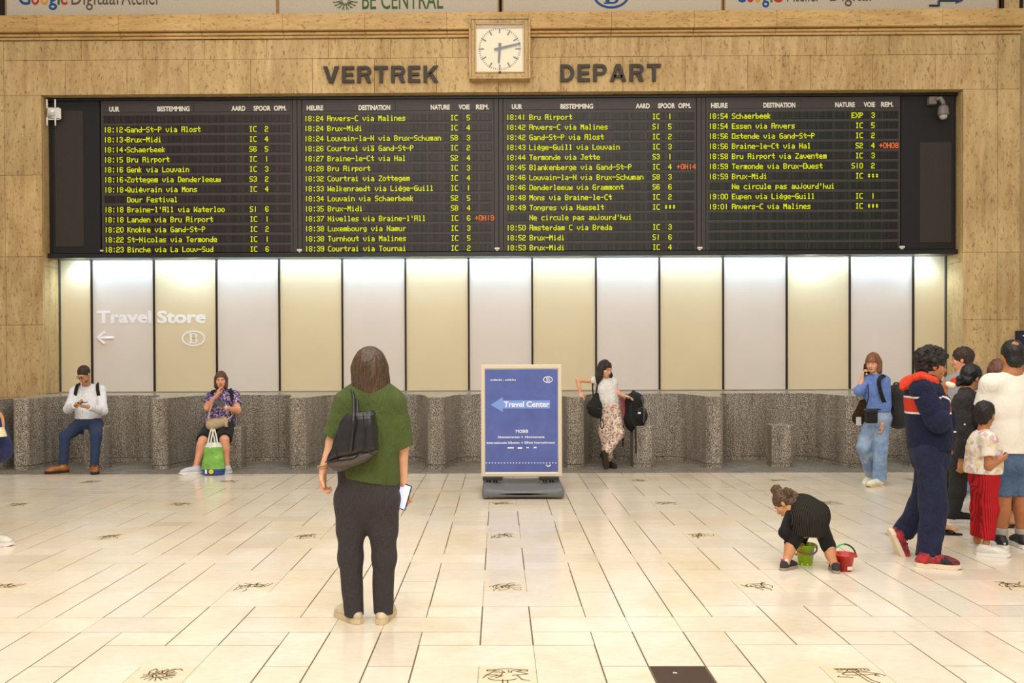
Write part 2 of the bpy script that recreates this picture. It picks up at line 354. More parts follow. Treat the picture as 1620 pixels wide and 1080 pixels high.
# grey granite strip along the counter
bo = struct(MB().box((-12, 12.17, -.05), (12, 14.6, -.008)).build('floor_border', JOINT))
x = -11.8; bi = 0
while x < 11:
    wdt = 1.15 if bi % 2 else 1.0
    for y0, y1 in ((12.174, 12.95), (12.954, 14.58)): MB().bbox((x, y0, -.03), (x+wdt-.004, y1-.002, -.0005), .0015).build('slab', GRANF, bo)
    x += wdt; bi += 1

# ------------------------------------------------------------------ back wall (travertine slabs)
YW, YG, XL, XR, ZT = 14.067, 14.593, -7.082, 7.15, 5.637
back = struct(MB().box((-9.6, 14.12, -.02), (XL-.05, 14.6, 6.7)).box((XR+.05, 14.12, -.02), (8.0, 14.6, 6.7)).box((XL-.05, 14.12, ZT+.05), (XR+.05, 14.6, 6.7)).build('wall_back', WJOINT))
def wslab(x0, x1, z0, z1, y=YW, d=.05, m=TRAV, par=back):
    u = rnd.uniform(.93, 1.03); g = .0022
    MB().bbox((x0+g, y, z0+g), (x1-g, y+d, z1-g), .002, (u, u*rnd.uniform(.985, 1.005), u*rnd.uniform(.95, 1.0))).build('slab', m, par)
jz = [at(30, q, YW)[2] for q in (628, 514, 406, 277)]
for z0, z1 in zip([0.0]+jz[:1]+jz[1:], jz+[ZT]):
    wslab(XL-.58, XL, z0, z1); wslab(-8.6, XL-.58, z0, z1); wslab(-9.6, -8.6, z0, z1)
jr = [0.0, 1.02, 2.1, at(1550, 399, YW)[2], ZT]
for z0, z1 in zip(jr, jr[1:]): wslab(XR, XR+.53, z0, z1); wslab(XR+.53, XR+.87, z0, z1)
zA, zB = 6.172, 6.475
xs = np.linspace(XL-.58, XR+.53, 17)
for k in range(16):
    wslab(xs[k], xs[k+1], ZT, zA)
    wslab(xs[k]+(.0 if k == 0 else .25), xs[k+1]+(0 if k == 15 else .25), zA, zB)
wslab(-9.6, XL-.58, ZT, zB); wslab(XR+.53, XR+.87, ZT, zB)
# reveals of the niche
rev = struct(MB().box((XL-.05, YW+.05, 0), (XL-.02, 14.6, ZT)).build('trim_1', WJOINT))
def rslab(a, b, par):
    u = rnd.uniform(.95, 1.02); MB().bbox(a, b, .002, (u, u, u*.98)).build('slab', TRAV, par)
for z0, z1 in ((1.0, 3.0), (3.0, 5.66)):
    rslab((XL-.03, YW+.0505, z0+.002), (XL-.0005, 14.6, z1-.002), rev)
rev2 = struct(MB().box((XR+.02, YW+.05, 0), (XR+.05, 14.6, ZT)).build('trim_2', WJOINT))
for z0, z1 in ((1.0, 3.0), (3.0, 5.66)):
    rslab((XR+.0005, YW+.0505, z0+.002), (XR+.03, 14.6, z1-.002), rev2)
rev3 = struct(MB().box((XL, YW+.05, ZT+.02), (XR, 14.6, ZT+.05)).build('trim_3', WJOINT))
for k in range(8):
    a = XL+(XR-XL)*k/8; rslab((a+.002, YW+.0505, ZT+.0005), (a+(XR-XL)/8-.002, 14.6, ZT+.03), rev3)
# cornice: stepped moulding and ledge
cor = struct(MB().box((-9.6, 14.05, zB), (8.02, 14.6, zB+.05)).build('trim_4', TRAVL))
xs2 = np.linspace(-9.6, 8.04, 15)
for k in range(14):
    u = rnd.uniform(.95, 1.02)
    for (y, z0, z1) in ((14.03, zB+.0, zB+.042), (14.0, zB+.046, zB+.085)):
        MB().bbox((xs2[k]+.001, y, z0), (xs2[k+1]-.001, y+.2, z1), .01, (u, u, u)).build('moulding', TRAVL, cor)
    MB().bbox((xs2[k]+.001, 13.95, zB+.10), (xs2[k+1]-.001, 14.3, zB+.355), .006, (u, u, u)).build('ledge_slab', TRAVL, cor)
MB().box((-9.6, 14.01, zB+.085), (8.02, 14.3, zB+.11)).build('moulding_shadow_gap', WJOINT, cor)
# recessed walls right of / above the niche front
side = struct(MB().box((8.0, 14.5, 0), (12, 14.6, 8.2)).box((-12, 14.5, 0), (-9.6, 14.6, 8.2)).build('wall_side', TRAV))
upp = struct(MB().box((-12, 14.55, 6.8), (12, 14.65, 8.2)).build('wall_upper', BRONZE))
for k in range(8):
    MB().box((7.95+k*.3, 14.48, 6.8), (8.0+k*.3, 14.55, 8.2)).box((-9.4-k*.3, 14.48, 6.8), (-9.35-k*.3, 14.55, 8.2)).build('upright_rib', BRONZE, upp)

# banners above the ledge
BANN = mat('banner_cloth', (196, 184, 164), .8, .2, kind=k_cloth, f=60, lo=.95, bs=.15, w=3)
CH = {'b': (36, 78, 140), 'r': (178, 56, 40), 'y': (214, 146, 36), 'g': (44, 110, 70), 'n': (96, 84, 74), 'd': (70, 100, 60), 'k': (34, 62, 122), 't': (60, 70, 96)}
def cmat(k): return mat('print_'+{'b': 'blue', 'r': 'red', 'y': 'amber', 'g': 'green', 'n': 'grey', 'd': 'dark_green', 'k': 'navy', 't': 'slate'}[k], CH[k], .7, .2)
YB = 14.2; zb0 = zB+.36
bl = ['pale banner above the ledge at the left, lettered in several colours', 'pale banner above the ledge with green line emblem and capitals',
      'pale banner above the ledge with a blue letter in an oval', 'pale banner above the ledge at the right, lettering and an arrow']
bans = []
for n_, (pa, pb) in enumerate(((9.5, 438), (440.5, 788.5), (795, 1142), (1146, 1579))):
    xa, xb = at(pa, 10, YB)[0], at(pb, 10, YB)[0]
    t = thing('banner', ((xa+xb)/2, YB, zb0), bl[n_], 'banner', 'banners over the cornice'); bans.append(t); o_ = t.location
    MB().bbox((xa, YB, zb0), (xb, YB+.03, zb0+.95), .003).build('cloth', BANN, t, org=o_)
    MB().bbox((xa-.012, YB-.01, zb0), (xa+.012, YB+.02, zb0+.95), .003).bbox((xb-.012, YB-.01, zb0), (xb+.012, YB+.02, zb0+.95), .003).build('batten', mat('batten_wood', (160, 122, 76), .6), t, org=o_)
pm = 14.2/1437
def bpx(px, py): return at(px, py, YB-.004)
def word(par, s, key, px0, px1, pybase, cap, bold=.01):
    a = bpx(px0, pybase); b = bpx(px1, pybase)
    text('lettering', s, cmat(key), a[0], b[0], a[2], cap, YB-.002, par, bold, .004, par.location)
for s, k, a, b in (('G', 'b', 29, 48), ('o', 'r', 49.5, 62), ('o', 'y', 64, 76), ('g', 'b', 77, 90), ('l', 'g', 91, 94.5), ('e', 'r', 95.5, 107)): word(bans[0], s, k, a, b, 7.5, .25, .012)
word(bans[0], 'Digitaal', 'n', 113, 187, 7.5, .25, 0); word(bans[0], 'Atelier', 'n', 192, 254, 7.5, .25, 0)
word(bans[1], 'BE CENTRAL', 'd', 573, 701, 14.5, .29, .004)
em = MB(); ec = bpx(546, 1)
for k in range(9):
    a = math.radians(180+k*22.5); 
    for dd in (-.022, .022):
        nx, nz = -math.sin(a)*dd, math.cos(a)*dd
        p0 = (ec[0]+.04*math.cos(a)+nx, YB-.004, ec[2]+.04*math.sin(a)+nz); p1 = (ec[0]+.19*math.cos(a)+nx, YB-.004, ec[2]+.14*math.sin(a)+nz); em.tube([p0, p1], .005, 5)
em.build('emblem', cmat('d'), bans[1], org=bans[1].location)
def ringpoly(mb, cx, cz, rx, rz, w_, y, d, n=40):
    vs = []; F = []
    for k in range(n):
        a = 2*math.pi*k/n
        for (q, yy) in ((0, y), (w_, y), (w_, y-d), (0, y-d)): vs.append((cx+(rx-q)*math.cos(a), yy, cz+(rz-q)*math.sin(a)))
    for k in range(n):
        for j in range(4): F.append((k*4+j, k*4+(j+1) % 4, ((k+1) % n)*4+(j+1) % 4, ((k+1) % n)*4+j))
    mb.add(vs, F)
ec = bpx(967, -8)
mb = MB(); ringpoly(mb, ec[0], ec[2], .28, .21, .035, YB-.001, .004); mb.build('oval_ring', cmat('b'), bans[2], org=bans[2].location)
def serifB(mb, cx, cz, s, y, d):
    def P(l): mb.slabxz([(cx+a*s, cz+b*s) for a, b in l], y-d, y)
    P([(-.42, -.5), (-.1, -.5), (-.1, .5), (-.42, .5), (-.42, .42), (-.32, .42), (-.32, -.42), (-.42, -.42)])
    for c0, r, ww in ((.24, .26, .36), (-.23, .27, .42)):
        out = [(-.12, c0+r)]+[(ww*.35+r*1.05*math.cos(math.radians(90-k*18)), c0+r*math.sin(math.radians(90-k*18))) for k in range(11)]+[(-.12, c0-r)]
        inn = [(-.12, c0-r*.62)]+[(ww*.3+r*.5*math.cos(math.radians(-90+k*18)), c0+r*.62*math.sin(math.radians(-90+k*18))) for k in range(11)]+[(-.12, c0+r*.62)]
        n = len(out); vs = [(cx+a*s, y-d, cz+b*s) for a, b in out]+[(cx+a*s, y-d, cz+b*s) for a, b in inn[::-1]]
        mb.add(vs, [(k, k+1, n+k+1, n+k) for k in range(n-1)])
mb = MB(); serifB(mb, ec[0], ec[2], .27, YB-.001, .004); mb.build('oval_letter', cmat('b'), bans[2], org=bans[2].location)
for s, k, a, b in (('G', 'b', 1165, 1180), ('o', 'r', 1181.5, 1193), ('o', 'y', 1194, 1204), ('g', 'b', 1206, 1217), ('l', 'g', 1219, 1222), ('e', 'r', 1223, 1238)): word(bans[3], s, k, a, b, 3.5, .25, .012)
word(bans[3], 'Atelier', 'n', 1245, 1298, 2.5, .25, 0); word(bans[3], 'Digital', 'n', 1313, 1378, 1.5, .25, 0)
mb = MB()
for a, b in (((1470, 9), (1485, 9)), ((1485, 10), (1485, 1)), ((1485, 1), (1514, 1))):
    mb.tube([bpx(*a), bpx(*b)], .018, 6)
p = [bpx(1512, -5), bpx(1524, 1), bpx(1512, 6)]; mb.slabxz([(q[0], q[2]) for q in p], YB-.01, YB-.002)
mb.build('arrow', cmat('t'), bans[3], org=bans[3].location)

# ------------------------------------------------------------------ wall lettering and clock
LET = mat('dark_bronze_letter', (58, 44, 28), .5, .4)
GW = dict(V=.86, E=.66, R=.76, T=.74, K=.82, D=.76, P=.72, A=.86)
def GL(c):
    w = .2; h = .19; W = GW[c]; box_ = lambda x0, z0, x1, z1: [(x0, z0), (x1, z0), (x1, z1), (x0, z1)]; st = box_(0, 0, w, 1); out = []
    def bowl(x0, z0, z1, X):       # half ring from x0 bulging to X, as quads
        zc = (z0+z1)/2; R_ = (z1-z0)/2; xs_ = X-R_*.9; pts = []
        for k in range(11): a_ = math.radians(90-18*k); pts.append(((xs_+(X-xs_)*math.cos(a_), zc+R_*math.sin(a_)), (xs_+(X-xs_-w)*math.cos(a_), zc+(R_-h*.9)*math.sin(a_))))
        pts = [((x0, z1), (x0, z1-h*.9))]+pts+[((x0, z0), (x0, z0+h*.9))]
        return [[p[0], q[0], q[1], p[1]] for p, q in zip(pts, pts[1:])]
    if c == 'E': out = [st, box_(w, 0, W, h), box_(w, .41, W-.05, .41+h*.92), box_(w, 1-h, W, 1)]
    if c == 'T': out = [box_(W/2-w/2, 0, W/2+w/2, 1-h), box_(0, 1-h, W, 1)]
    if c == 'V': out = [[(0, 1), (.23, 1), (W/2, .26), (W/2, 0), (W/2-.13, 0)], [(W, 1), (W-.23, 1), (W/2, .26), (W/2, 0), (W/2+.13, 0)]]
    if c == 'A': out = [[(0, 0), (.22, 0), (W/2, .74), (W/2, 1), (W/2-.13, 1)], [(W, 0), (W-.22, 0), (W/2, .74), (W/2, 1), (W/2+.13, 1)], box_(.2, .2, W-.2, .36)]
    if c == 'K': out = [st, [(w, .28), (w, .56), (W-.26, 1), (W, 1), (.42, .52)], [(.3, .5), (W-.26, 0), (W, 0), (.46, .64)]]
    if c == 'D': out = [st]+bowl(w, 0, 1, W)
    if c == 'P': out = [st]+bowl(w, .38, 1, W)
    if c == 'R': out = [st]+bowl(w, .42, 1, W)+[[(W-.4, .44), (W-.24, 0), (W, 0), (W-.14, .46)]]
    return out
def letters(word_, px0, px1, pyt, pyb, label):
    y = YW-.002; a = at(px0, pyb, y); b = at(px1, pyb, y); H = at(px0, pyt, y)[2]-a[2]
    t = thing('wall_lettering', ((a[0]+b[0])/2, y, a[2]), label, 'sign')
    ws = [GW[c] for c in word_]; gap = .17; sc = (b[0]-a[0])/(sum(ws)+gap*(len(ws)-1)); x = a[0]
    for c in word_:
        mb = MB()
        for poly in GL(c): mb.slabxz([(x+px_*sc, a[2]+pz_*H) for px_, pz_ in poly], y-.042, y-.012)
        mb.build('letter', LET, t, org=t.location, fix=True); x += (GW[c]+gap)*sc
letters('VERTREK', 512, 694, 106, 132, 'dark bronze wall letters left of the clock reading VERTREK')
letters('DEPART', 886, 1045, 103, 130, 'dark bronze wall letters right of the clock reading DEPART')
CT = mat('clock_stone_frame', (206, 172, 114), .55, .3, kind=k_travertine)
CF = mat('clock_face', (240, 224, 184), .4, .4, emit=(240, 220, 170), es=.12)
BR = mat('clock_metal_rim', (196, 168, 118), .35, .5, metal=.5)
HAND = mat('clock_hand_grey', (48, 41, 34), .5)
yc = 13.96; cc = at(790.5, 77.5, yc); ck = thing('wall_clock', (cc[0], 14.0, cc[2]-.48), 'square station clock with cream face set in a stone frame', 'clock')
def sqframe(r0, r1, y0, y1, name, m):
    mb = MB(); x, z = cc[0], cc[2]
    for a, b in (((x-r0, y0, z-r0), (x-r1, y1, z+r0)), ((x+r1, y0, z-r0), (x+r0, y1, z+r0)), ((x-r1, y0, z+r1), (x+r1, y1, z+r0)), ((x-r1, y0, z-r0), (x+r1, y1, z-r1))): mb.bbox(a, b, .006, (1, 1, 1))
    mb.build(name, m, ck, org=ck.location)
sqframe(.47, .437, 13.90, 14.07, 'outer_frame', CT); sqframe(.437, .378, 13.92, 14.07, 'inner_frame', CT); sqframe(.378, .36, 13.905, 14.0, 'metal_rim', BR)
MB().box((cc[0]-.36, yc, cc[2]-.36), (cc[0]+.36, yc+.05, cc[2]+.36)).build('dial', CF, ck, org=ck.location)
for k in range(60):
    a = math.radians(6*k); big = k % 5 == 0; r1 = .325; r0 = r1-(.085 if big else .03); w_ = .011 if big else .0045
    d = np.array((math.sin(a), math.cos(a))); n = np.array((d[1], -d[0])); P = [cc[[0, 2]]+d*r0+n*w_, cc[[0, 2]]+d*r1+n*w_, cc[[0, 2]]+d*r1-n*w_, cc[[0, 2]]+d*r0-n*w_]
    MB().slabxz(P, yc-.006, yc-.001).build('hour_mark' if big else 'minute_mark', HAND, ck, org=ck.location)
for nm, ang, L_, bk, w_, yy in (('minute_hand', 77, .325, .085, .019, yc-.03), ('hour_hand', 183.5, .22, .085, .021, yc-.018)):
    a = math.radians(ang); d = np.array((math.sin(a), math.cos(a))); n = np.array((d[1], -d[0])); c2 = cc[[0, 2]]
    MB().slabxz([c2-d*bk+n*w_, c2+d*L_+n*w_*.7, c2+d*L_-n*w_*.7, c2-d*bk-n*w_], yy-.006, yy).build(nm, HAND, ck, org=ck.location)
MB().tube([(cc[0], yc-.035, cc[2]), (cc[0], yc, cc[2])], .012, 10).build('spindle', HAND, ck, org=ck.location)
MB().bbox((cc[0]-.017, 13.895, cc[2]-.385), (cc[0]+.017, 13.92, cc[2]-.355), .003).build('latch', HAND, ck, org=ck.location)
gl = bpy.data.materials.new('thin_glass'); gl.use_nodes = True; g_nt = gl.node_tree; g_nt.nodes.clear()
o_ = N(g_nt, 'ShaderNodeOutputMaterial'); tr = N(g_nt, 'ShaderNodeBsdfTransparent'); gs = N(g_nt, 'ShaderNodeBsdfGlossy'); gs.inputs['Roughness'].default_value = .03
fr = N(g_nt, 'ShaderNodeFresnel'); mx = N(g_nt, 'ShaderNodeMixShader'); g_nt.links.new(fr.outputs[0], mx.inputs[0]); g_nt.links.new(tr.outputs[0], mx.inputs[1]); g_nt.links.new(gs.outputs[0], mx.inputs[2]); g_nt.links.new(mx.outputs[0], o_.inputs[0])
MB().box((cc[0]-.358, 13.912, cc[2]-.358), (cc[0]+.358, 13.915, cc[2]+.358)).build('cover_glass', gl, ck, org=ck.location)

# ------------------------------------------------------------------ departure board
FONT = {' ': '0000000000', "'": '0000070000', '*': '00143E1400', '·': '0000181800', '+': '08083E0808', '-': '0808080808', ':': '0000660000', '.': '0000181800',
 '0': '3E4141413E', '1': '00007F0000', '2': '7249494946', '3': '2241494936', '4': '1814127F10', '5': '4F49494931', '6': '3E49494932', '7': '0161190503', '8': '3649494936', '9': '264949493E',
 'A': '7F0909097F', 'B': '7F49494936', 'C': '3E41414141', 'D': '7F4141413E', 'E': '7F49494941', 'F': '7F09090901', 'G': '3E41494979', 'H': '7F0808087F', 'I': '00417F4100', 'J': '2041413F01', 'K': '7F08142241', 'L': '7F40404040',
 'M': '7F060C067F', 'N': '7F0408107F', 'O': '7F4141417F', 'P': '7F09090906', 'Q': '3E4151215E', 'R': '7F09192946', 'S': '4649494931', 'T': '01017F0101', 'U': '3F4040403F', 'V': '1F2040201F', 'W': '7F2018207F', 'X': '6314081463', 'Y': '0304780403', 'Z': '6151494543',
 'a': '2054545478', 'b': '7F48484830', 'c': '3844444444', 'd': '304848487F', 'e': '3854545458', 'f': '00087E0902', 'g': '18A4A4A47C', 'h': '7F08080870', 'i': '00447D4000', 'j': '2040403D00', 'k': '7F10284400', 'l': '00417F4000',
 'm': '7C047C047C', 'n': '7C04040478', 'o': '3844444438', 'p': 'FC24242418', 'q': '18242424FC', 'r': '007C080404', 's': '4854545424', 't': '04043F4424', 'u': '3C4040407C', 'v': '1C2040201C', 'w': '7C4038407C', 'x': '4428102844', 'y': '4C9090907C', 'z': '4464544C44',
 'è': '3854555658', 'ä': '2155545579'}
def led(mb, s, x0, z0, pw, ph, y, d=.003):
    """dot-matrix text: x0 left, z0 bottom of row 7, pw/ph = dot pitch"""
    for i, ch in enumerate(s):
        g = FONT.get(ch)
        if not g or ch == ' ': continue
        cols = [int(g[2*k:2*k+2], 16) for k in range(5)]; X = x0+i*6*pw; gr = [[(cols[c]>>r) & 1 for c in range(5)] for r in range(8)]
        for r in range(8):      # horizontal runs
            c = 0
            while c < 5:
                if gr[r][c]:
                    e = c
                    while e+1 < 5 and gr[r][e+1]: e += 1
                    zt = z0+(7-r)*ph; a, b = X+c*pw, X+(e+1)*pw
                    mb.add([(a, y-d, zt-ph), (b+pw*.25, y-d, zt-ph), (b+pw*.25, y-d, zt), (a, y-d, zt)], [(0, 1, 2, 3)]); c = e+1
                else: c += 1
YBD = 14.23
bx0, bx1 = XL+.004, XR-.004; bz0, bz1 = 3.15, 5.60
hs = thing('board_housing', (0.03, YBD, bz0), 'long black housing of the departure board filling the niche', 'display housing')
MB().box((bx0, YBD+.06, bz0+.05), (bx1, 14.40, bz1+.03)).build('back_panel', BLACKM, hs, org=hs.location)
MB().bbox((bx0, YBD-.02, bz0-.02), (bx1, 14.42, bz0+.05), .004).build('bottom_rail', BLACKM, hs, org=hs.location)
MB().bbox((bx0, YBD-.01, bz1-.01), (bx1, 14.38, bz1+.034), .004).build('top_rail', BLACKM, hs, org=hs.location)
zr0 = at(800, 185.3, YBD)[2]; zr1 = at(800, 391.5, YBD)[2]; rp = (zr0-zr1)/13; pxm = YBD/FP
HW = mat('header_white', (232, 226, 214), .6)
pan = [(160, 463, 165, 'd'), (478, 781.5, 482, 'h'), (796.5, 1102, 801, 'd'), (1117, 1424.5, 1121, 'h')]
rows = [
 [('', '', '', ''), ("18:12·", 'Gand-St-P via Alost', 'IC', '2'), ('18:13·', 'Brux-Midi', 'IC', '4'), ('18:14·', 'Schaerbeek', 'S6', '5'), ('18:15', 'Bru Airport', 'IC', '1'), ('18:16', 'Genk via Louvain', 'IC', '3'), ('18:16·', 'Zottegem via Denderleeuw', 'S3', '2'), ('18:18·', 'Quièvrain via Mons', 'IC', '4'), ('', 'Dour Festival', '', ''), ('18:18', "Braine-l'All via Waterloo", 'S1', '6'), ('18:18', 'Landen via Bru Airport', 'IC', '1'), ('18:20', 'Knokke via Gand-St-P', 'IC', '2'), ('18:22', 'St-Nicolas via Termonde', 'IC', '1'), ('18:23', 'Binche via La Louv-Sud', 'IC', '6')],
 [('18:24', 'Anvers-C via Malines', 'IC', '5'), ('18:24', 'Brux-Midi', 'IC', '4'), ('18:24', 'Louvain-la-N via Brux-Schuman', 'S8', '3'), ('18:26', 'Courtrai viä Gand-St-P', 'IC', '2'), ('18:27', 'Braine-le-Ct via Hal', 'S2', '4'), ('18:28', 'Bru Airport', 'IC', '3'), ('18:32', 'Courtrai via Zottegem', 'IC', '4'), ('18:33', 'Welkenraedt via Liège-Guill', 'IC', '1'), ('18:34', 'Louvain via Schaerbeek', 'S2', '5'), ('18:35', 'Brux-Midi', 'S8', '4'), ('18:37', "Nivelles via Braine-l'All", 'IC', '6', '+0H19'), ('18:38', 'Luxembourg via Namur', 'IC', '3'), ('18:38', 'Turnhout via Malines', 'IC', '5'), ('18:39', 'Courtrai via Tournai', 'IC', '2')],
 [('18:41', 'Bru Airport', 'IC', '1'), ('18:42', 'Anvers-C via Malines', 'S1', '5'), ('18:42', 'Gand-St-P via Alost', 'IC', '2'), ('18:43', 'Liège-Guill via Louvain', 'IC', '3'), ('18:44', 'Termonde via Jette', 'S3', '1'), ('18:45', 'Blankenberge via Gand-St-P', 'IC', '4', '+0H14'), ('18:46', 'Louvain-la-N via Brux-Schuman', 'S8', '3'), ('18:46', 'Denderleeuw via Grammont', 'S6', '6'), ('18:48', 'Mons via Braine-le-Ct', 'IC', '2'), ('18:49', 'Tongres via Hasselt', 'IC', '***'), ('', "Ne circule pas aujourd'hui", '', ''), ('18:50', 'Amsterdam C via Breda', 'IC', '3'), ('18:52', 'Brux-Midi', 'S1', '6'), ('18:53', 'Brux-Midi', 'IC', '4')],
 [('18:54', 'Schaerbeek', 'EXP', '3'), ('18:54', 'Essen via Anvers', 'IC', '5'), ('18:56', 'Ostende via Gand-St-P', 'IC', '2'), ('18:56', 'Braine-le-Ct via Hal', 'S2', '4', '+0H08'), ('18:58', 'Bru Airport via Zaventem', 'IC', '3'), ('18:59', 'Termonde via Brux-Ouest', 'S10', '2'), ('18:59', 'Brux-Midi', 'IC', '***'), ('', "Ne circule pas aujourd'hui", '', ''), ('19:00', 'Eupen via Liège-Guill', 'IC', '1'), ('19:01', 'Anvers-C via Malines', 'IC', '***'), ('', '', '', ''), ('', '', '', ''), ('', '', '', ''), ('', '', '', '')]]
heads = [[('UUR', 174, 190), ('BESTEMMING', 250, 301), ('AARD', 367, 389), ('SPOOR', 402, 429), ('OPM.', 434, 454)], [('HEURE', 486, 512), ('DESTINATION', 568, 618), ('NATURE', 682, 712), ('VOIE', 726, 743.5), ('REM.', 753.5, 774)],
         [('UUR', 810, 826.5), ('BESTEMMING', 887, 938.5), ('AARD', 1006, 1028), ('SPOOR', 1041, 1068), ('OPM.', 1073, 1093)], [('HEURE', 1125, 1151), ('DESTINATION', 1207.5, 1258), ('NATURE', 1321, 1352), ('VOIE', 1366, 1384), ('REM.', 1393.5, 1413)]]
tints = [((52, 32, 27), (62, 30, 27)), ((56, 45, 36), (62, 49, 44)), ((52, 47, 34), (42, 31, 29)), ((38, 43, 27), (38, 27, 28))]
plab = ['first departure display from the left, blank top line, times 18:12 to 18:23', 'second departure display from the left, times 18:24 to 18:39',
        'third departure display from the left, times 18:41 to 18:53', 'rightmost departure display, times 18:54 to 19:01 above empty lines']
for n_, (pa, pb, pt, lang) in enumerate(pan):
    xa, xb, xt = (at(q, 280, YBD)[0] for q in (pa, pb, pt))
    t = thing('display_panel', ((xa+xb)/2, YBD, bz0+.06), plab[n_], 'display', 'displays of the departure board'); o = t.location
    zh = zr0+rp*.72
    MB().bbox((xa, YBD+.004, bz0+.055), (xb, YBD+.055, bz1-.015), .004).build('backing', DARKH, t, org=o)
    MB().bbox((xa+.05, YBD-.004, zh), (xa+.05+(xb-xa)*.47, YBD+.004, bz1-.05), .002).bbox((xa+.055+(xb-xa)*.47, YBD-.004, zh), (xb-.02, YBD+.004, bz1-.05), .002).build('header_strip', DARKH, t, org=o)
    for s, h0, h1 in heads[n_]:
        a = at(h0, 280, YBD)[0]; b = at(h1, 280, YBD)[0]; text('header_word', s, HW, a, b, zr0+rp*1.0-.035, .078, YBD-.006, t, .035, .003, o, space=1.0)
    ma = mat('flap_tint_%s' % 'abcd'[n_], tints[n_][0], .45, .4, kind=k_flap); mb_ = mat('flap_end_tint_%s' % 'abcd'[n_], tints[n_][1], .45, .4, kind=k_flap)
    ww = (xb-.02-xt)/12
    for r in range(14):
        zc = zr0-r*rp
        for c in range(12):
            MB().bbox((xt-.01+c*ww+.006, YBD-.004, zc-.052), (xt-.01+(c+1)*ww-.006, YBD+.006, zc+.058), .002).build('flap_window', mb_ if c == 11 else ma, t, org=o)
        row = rows[n_][r]; pw = 6.22/6*pxm; ph = 8.7/7*pxm; z0 = zc-4.9*pxm; mb = MB(); yy = YBD-.006
        if row[1]:
            def lw(st, x0_):
                for q_, w__ in enumerate(st.split(' ')):
                    if w__: m2 = MB(); led(m2, w__, x0_+6*pw*len(' '.join(st.split(' ')[:q_])+(' ' if q_ else '')), z0, pw, ph, yy); m2.build('lit_word', YEL, t, org=o)
            lw(row[0], xt); lw(row[1], xt+5.9*6.17*pxm)
            xi = at([395, 713, 1032, 1353][n_], 280, YBD)[0]
            lw(row[2], xi-(len(row[2])-2)*6*pw); xp = at([419.5, 738.5, 1057, 1378][n_], 280, YBD)[0]
            lw(row[3], xp-(6*pw if len(row[3]) > 1 else 0))
            if len(row) > 4:
                mb = MB(); led(mb, row[4], at([0, 751, 1070.5, 1390.5][n_], 280, YBD)[0], z0, pw, ph, yy); tag(mb.build('delay_text', ORA, t, org=o), 'orange delay notice')
for n_, (pa, pb, lab) in enumerate(((83, 158, 'blank black end panel at the left of the departure board'), (1426, 1510, 'blank black end panel at the right, under the dome camera'))):
    xa, xb = at(pa, 280, YBD)[0], at(pb, 280, YBD)[0]; t = thing('end_panel', ((xa+xb)/2, YBD, bz0+.06), lab, 'panel')
    MB().bbox((xa, YBD+.004, bz0+.055), (xb, YBD+.055, bz1-.015), .004).build('backing', mat('blank_black', (36, 34, 33), .6, .3, kind=k_rough, f=60, bs=.05), t, org=t.location)
    i0, i1 = (at(q, 280, YBD)[0] for q in ((87, 132) if n_ == 0 else (1455, 1505)))
    MB().bbox((i0, YBD-.004, bz0+.16), (i1, YBD+.006, (bz1-.16) if n_ == 0 else bz0+1.72), .003).build('inset_sheet', mat('inset_sheet', (62, 53, 48), .6, .3, kind=k_rough, f=60, bs=.05), t, org=t.location)
# pillars strips between displays
for k, (pa, pb) in enumerate(((463.5, 477.5), (782, 796), (1102.5, 1116.5))):
    xa, xb = at(pa, 280, YBD)[0], at(pb, 280, YBD)[0]
    mb = MB().bbox((xa, YBD-.002, bz0+.055), (xa+(xb-xa)*.48, YBD+.05, bz1-.015), .004).bbox((xa+(xb-xa)*.52, YBD-.002, bz0+.055), (xb, YBD+.05, bz1-.015), .004)
    mb.build('divider', DARKH, hs, org=hs.location)
# little white sensors at the foot of the dividers
sl = ['tiny white sensor at the foot of the board, between first and second display', 'tiny white sensor at the foot of the board, between second and third display',
      'tiny white sensor at the foot of the board, between third and last display', 'tiny white sensor at the foot of the board, right of the last display', 'tiny white sensor at the foot of the board, left of the first display']
for k, (px, py) in enumerate(((474, 396), (786.5, 393.5), (1107, 392.5), (1427, 391), (161, 396.5))):
    c = at(px, py, YBD-.03); t = thing('sensor', c, sl[k], 'sensor', 'small sensors along the board')
    s_ = .6 if k == 4 else 1
    MB().bbox((-.04*s_, -.02, -.012), (.04*s_, .025, .02*s_), .006).build('case', WHITEP, t); MB().bbox((-.02*s_, -.005, -.03*s_), (.02*s_, .02, -.012), .003).build('bracket', WHITEP, t)
# wifi access point
c = at(85, 180, 14.15); t = thing('access_point', (c[0], 14.16, c[2]-.1), 'white wireless box with four stub antennas at the top left corner of the niche', 'router')
c0 = t.location; MB().bbox((c[0]-.105, 14.13, c[2]-.095), (c[0]+.115, 14.175, c[2]+.1), .02).build('case', WHITEP, t, True, org=c0)
for dx in (-.095, .035):
    for dz in (1, -1): MB().tube([(c[0]+dx, 14.13, c[2]+dz*(.08 if dz > 0 else .06)), (c[0]+dx, 14.13, c[2]+dz*(.22 if dz > 0 else .19))], .012, 8).build('antenna', WHITE, t, True, org=c0)
MB().box((c[0]-.03, 14.125, c[2]-.03), (c[0]+.03, 14.131, c[2]+.02)).build('label_plate', mat('pale_plate', (200, 196, 186), .5), t, org=c0)
MB().tube([(c[0]-.01, 14.126, c[2]+.045), (c[0]-.01, 14.131, c[2]+.045)], .009, 8).build('status_light', mat('status_light', (200, 200, 255), .3, emit=(235, 230, 255), es=3), t, org=c0)
